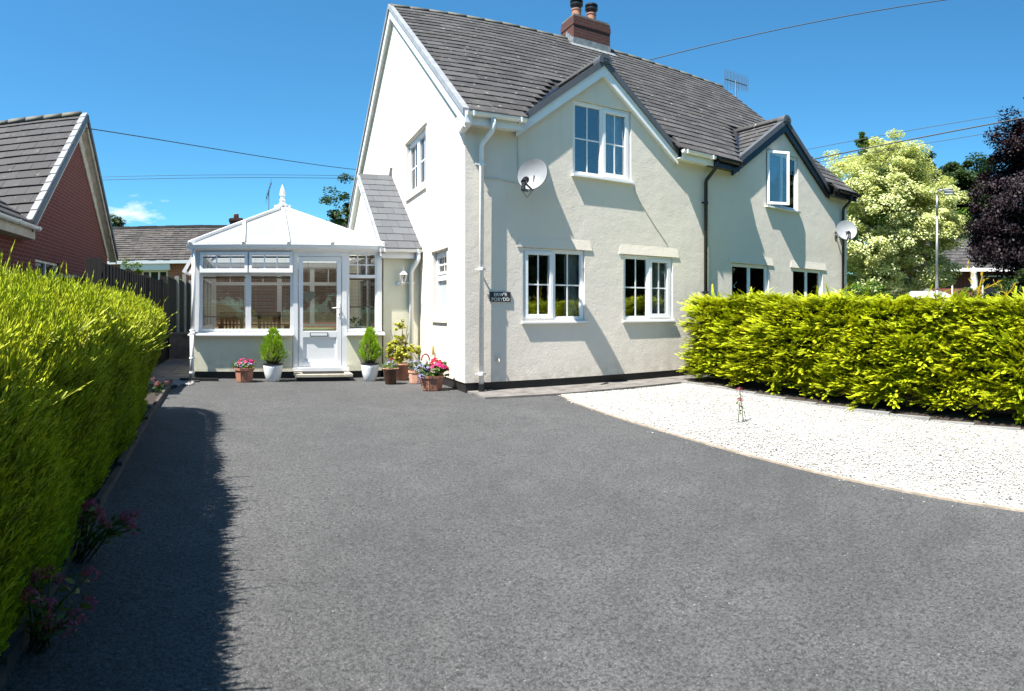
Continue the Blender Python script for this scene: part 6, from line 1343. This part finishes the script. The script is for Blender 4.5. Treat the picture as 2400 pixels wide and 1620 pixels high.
# parked car: its roof shows over the hedges
ccx, ccy = at(2176, 19.6); heading = math.atan2(.35, -1.0)
t = thing('parked_car', 'white car parked across the road, only its roof showing over the yellow hedge', 'car', (ccx, ccy, -.78))
ch, sh = math.cos(ang+.25), math.sin(ang+.25)
def cp(u, v, z): return (ccx+ch*u-sh*v, ccy+sh*u+ch*v, z-.83)
sect = [(-2.1, .45, .72), (-2.05, .62, .86), (-1.0, .92, .90), (-.35, 1.40, .66), (.4, 1.47, .66), (1.15, 1.40, .68), (1.75, 1.02, .80), (2.05, .85, .84), (2.1, .45, .74)]
m = MB(); m.smooth = True; vs = []
for u, zt_, hw_ in sect:
    for v, z in ((-hw_-.04, .32), (-.88 if zt_ > .5 else -.7, .55), (-.87 if zt_ > .8 else -hw_, min(zt_, .92)), (-hw_*.97, zt_-.07), (-hw_*.75, zt_), (hw_*.75, zt_), (hw_*.97, zt_-.07), (.87 if zt_ > .8 else hw_, min(zt_, .92)), (.88 if zt_ > .5 else .7, .55), (hw_+.04, .32)): vs.append(cp(u, v, z))
k = 10; m.add(vs, [(i*k+j, i*k+(j+1) % k, (i+1)*k+(j+1) % k, (i+1)*k+j) for i in range(len(sect)-1) for j in range(k)]+[list(range(k))[::-1], [(len(sect)-1)*k+j for j in range(k)]]); m.build('body', M['car_paint'], t)
m = MB()
for sgn in (-1, 1): m.add([cp(-.85, sgn*.885, .95), cp(1.5, sgn*.885, .95), cp(1.1, sgn*.70, 1.35), cp(-.3, sgn*.69, 1.35)], [(0, 1, 2, 3)])
m.build('window', M['dark_glass'], t)
for u in (-1.3, 1.3):
    for v in (-.82, .82):
        m = MB(); m.tube([cp(u, v-.1, .31), cp(u, v+.1, .31)], .31, 16); wh = m.build('wheel', M['tyre'], t); m = MB(); m.tube([cp(u, v-.105, .31), cp(u, v+.105, .31)], .19, 12); m.build('rim', M['metal'], wh)
# street lamp
sx, sy = at(2196, 18.6); t = thing('street_lamp', 'tall slim grey street lamp in front of the cream tree', 'street lamp', (sx, sy, -.7)); m = MB(); m.smooth = True
m.tube([(sx, sy, -.72), (sx, sy, .62)], .075, 10); m.tube([(sx, sy, .62), (sx, sy, 2.9)], .05, 10, taper=.85); m.tube([(sx, sy, 2.9), (sx, sy, 3.55)], .036, 8); 
av = Vector((ux_, uy_, 0)); p0 = Vector((sx, sy, 3.55)); m.tube([p0, p0+av*.05+Vector((0, 0, .13)), p0+av*.13+Vector((0, 0, .15)), p0+av*.22+Vector((0, 0, .13))], .028, 8); m.build('column', M['metal'], t)
m = MB(); hp = p0+av*.36+Vector((0, 0, .09)); m.obox(hp, av*.15+Vector((0, 0, -.02)), Vector((ex, ey_, 0))*.10, (0, 0, .045)); m.obox(hp+Vector((0, 0, .07)), av*.12, Vector((ex, ey_, 0))*.09, (0, 0, .03)); m.build('lamp_head', M['grey_plastic'], t, bevel=.02)
m = MB(); m.obox(hp+Vector((0, 0, -.065)), av*.12, Vector((ex, ey_, 0))*.10, (0, 0, .012)); m.build('lamp_lens', M['frosted'], t)
m = MB(); m.obox((sx-.02, sy-.09, .45), av*.09, Vector((ex, ey_, 0))*.015, (0, 0, .14)); m.build('notice_plate', M['pale_verge'], t)

# ------------------------------------------------------------------ overhead wires
def pt(px, py, dist): a = (px-595)/FPX; return Vector((dist*math.sin(a), dist*math.cos(a), (728-py)/FPX*dist))
def wire(label, a, b, r, sag=.25):
    m = MB(); a, b = Vector(a), Vector(b); pts = [a.lerp(b, i/24)-Vector((0, 0, sag*4*(i/24)*(1-i/24))) for i in range(25)]; m.tube(pts, r, 5); tag(m.build('overhead_cable', M['cable'], origin=a), label, 'cable', 'overhead cables')
wire('overhead cable rising from the cottage ridge high into the open sky', pt(1490, 149, 17), pt(2460, -30, 19), .013, .25)
wire('single cable sloping from the brick bungalow gable towards the cottage verge', (-3.84, 13.2, 4.15), pt(885, 402, 27), .012, .22)
wire('upper of the twin thin cables between the brick bungalow and the cottage', pt(150, 418, 34), pt(900, 414, 34), .011, .12)
wire('lower of the twin thin cables between the brick bungalow and the cottage', pt(150, 425, 34), pt(900, 420, 34), .014, .12)
wire('thick black cable crossing in front of the cream tree', pt(1800, 395, 19), pt(2480, 262, 19), .020, .12)
wire('thin upper cable passing over the tip of the cream tree', pt(1800, 368, 22), pt(2480, 250, 22), .010, .12)
wire('thin lower cable just above the dark trees beyond the cream tree', pt(1800, 400, 22), pt(2480, 286, 22), .010, .15)
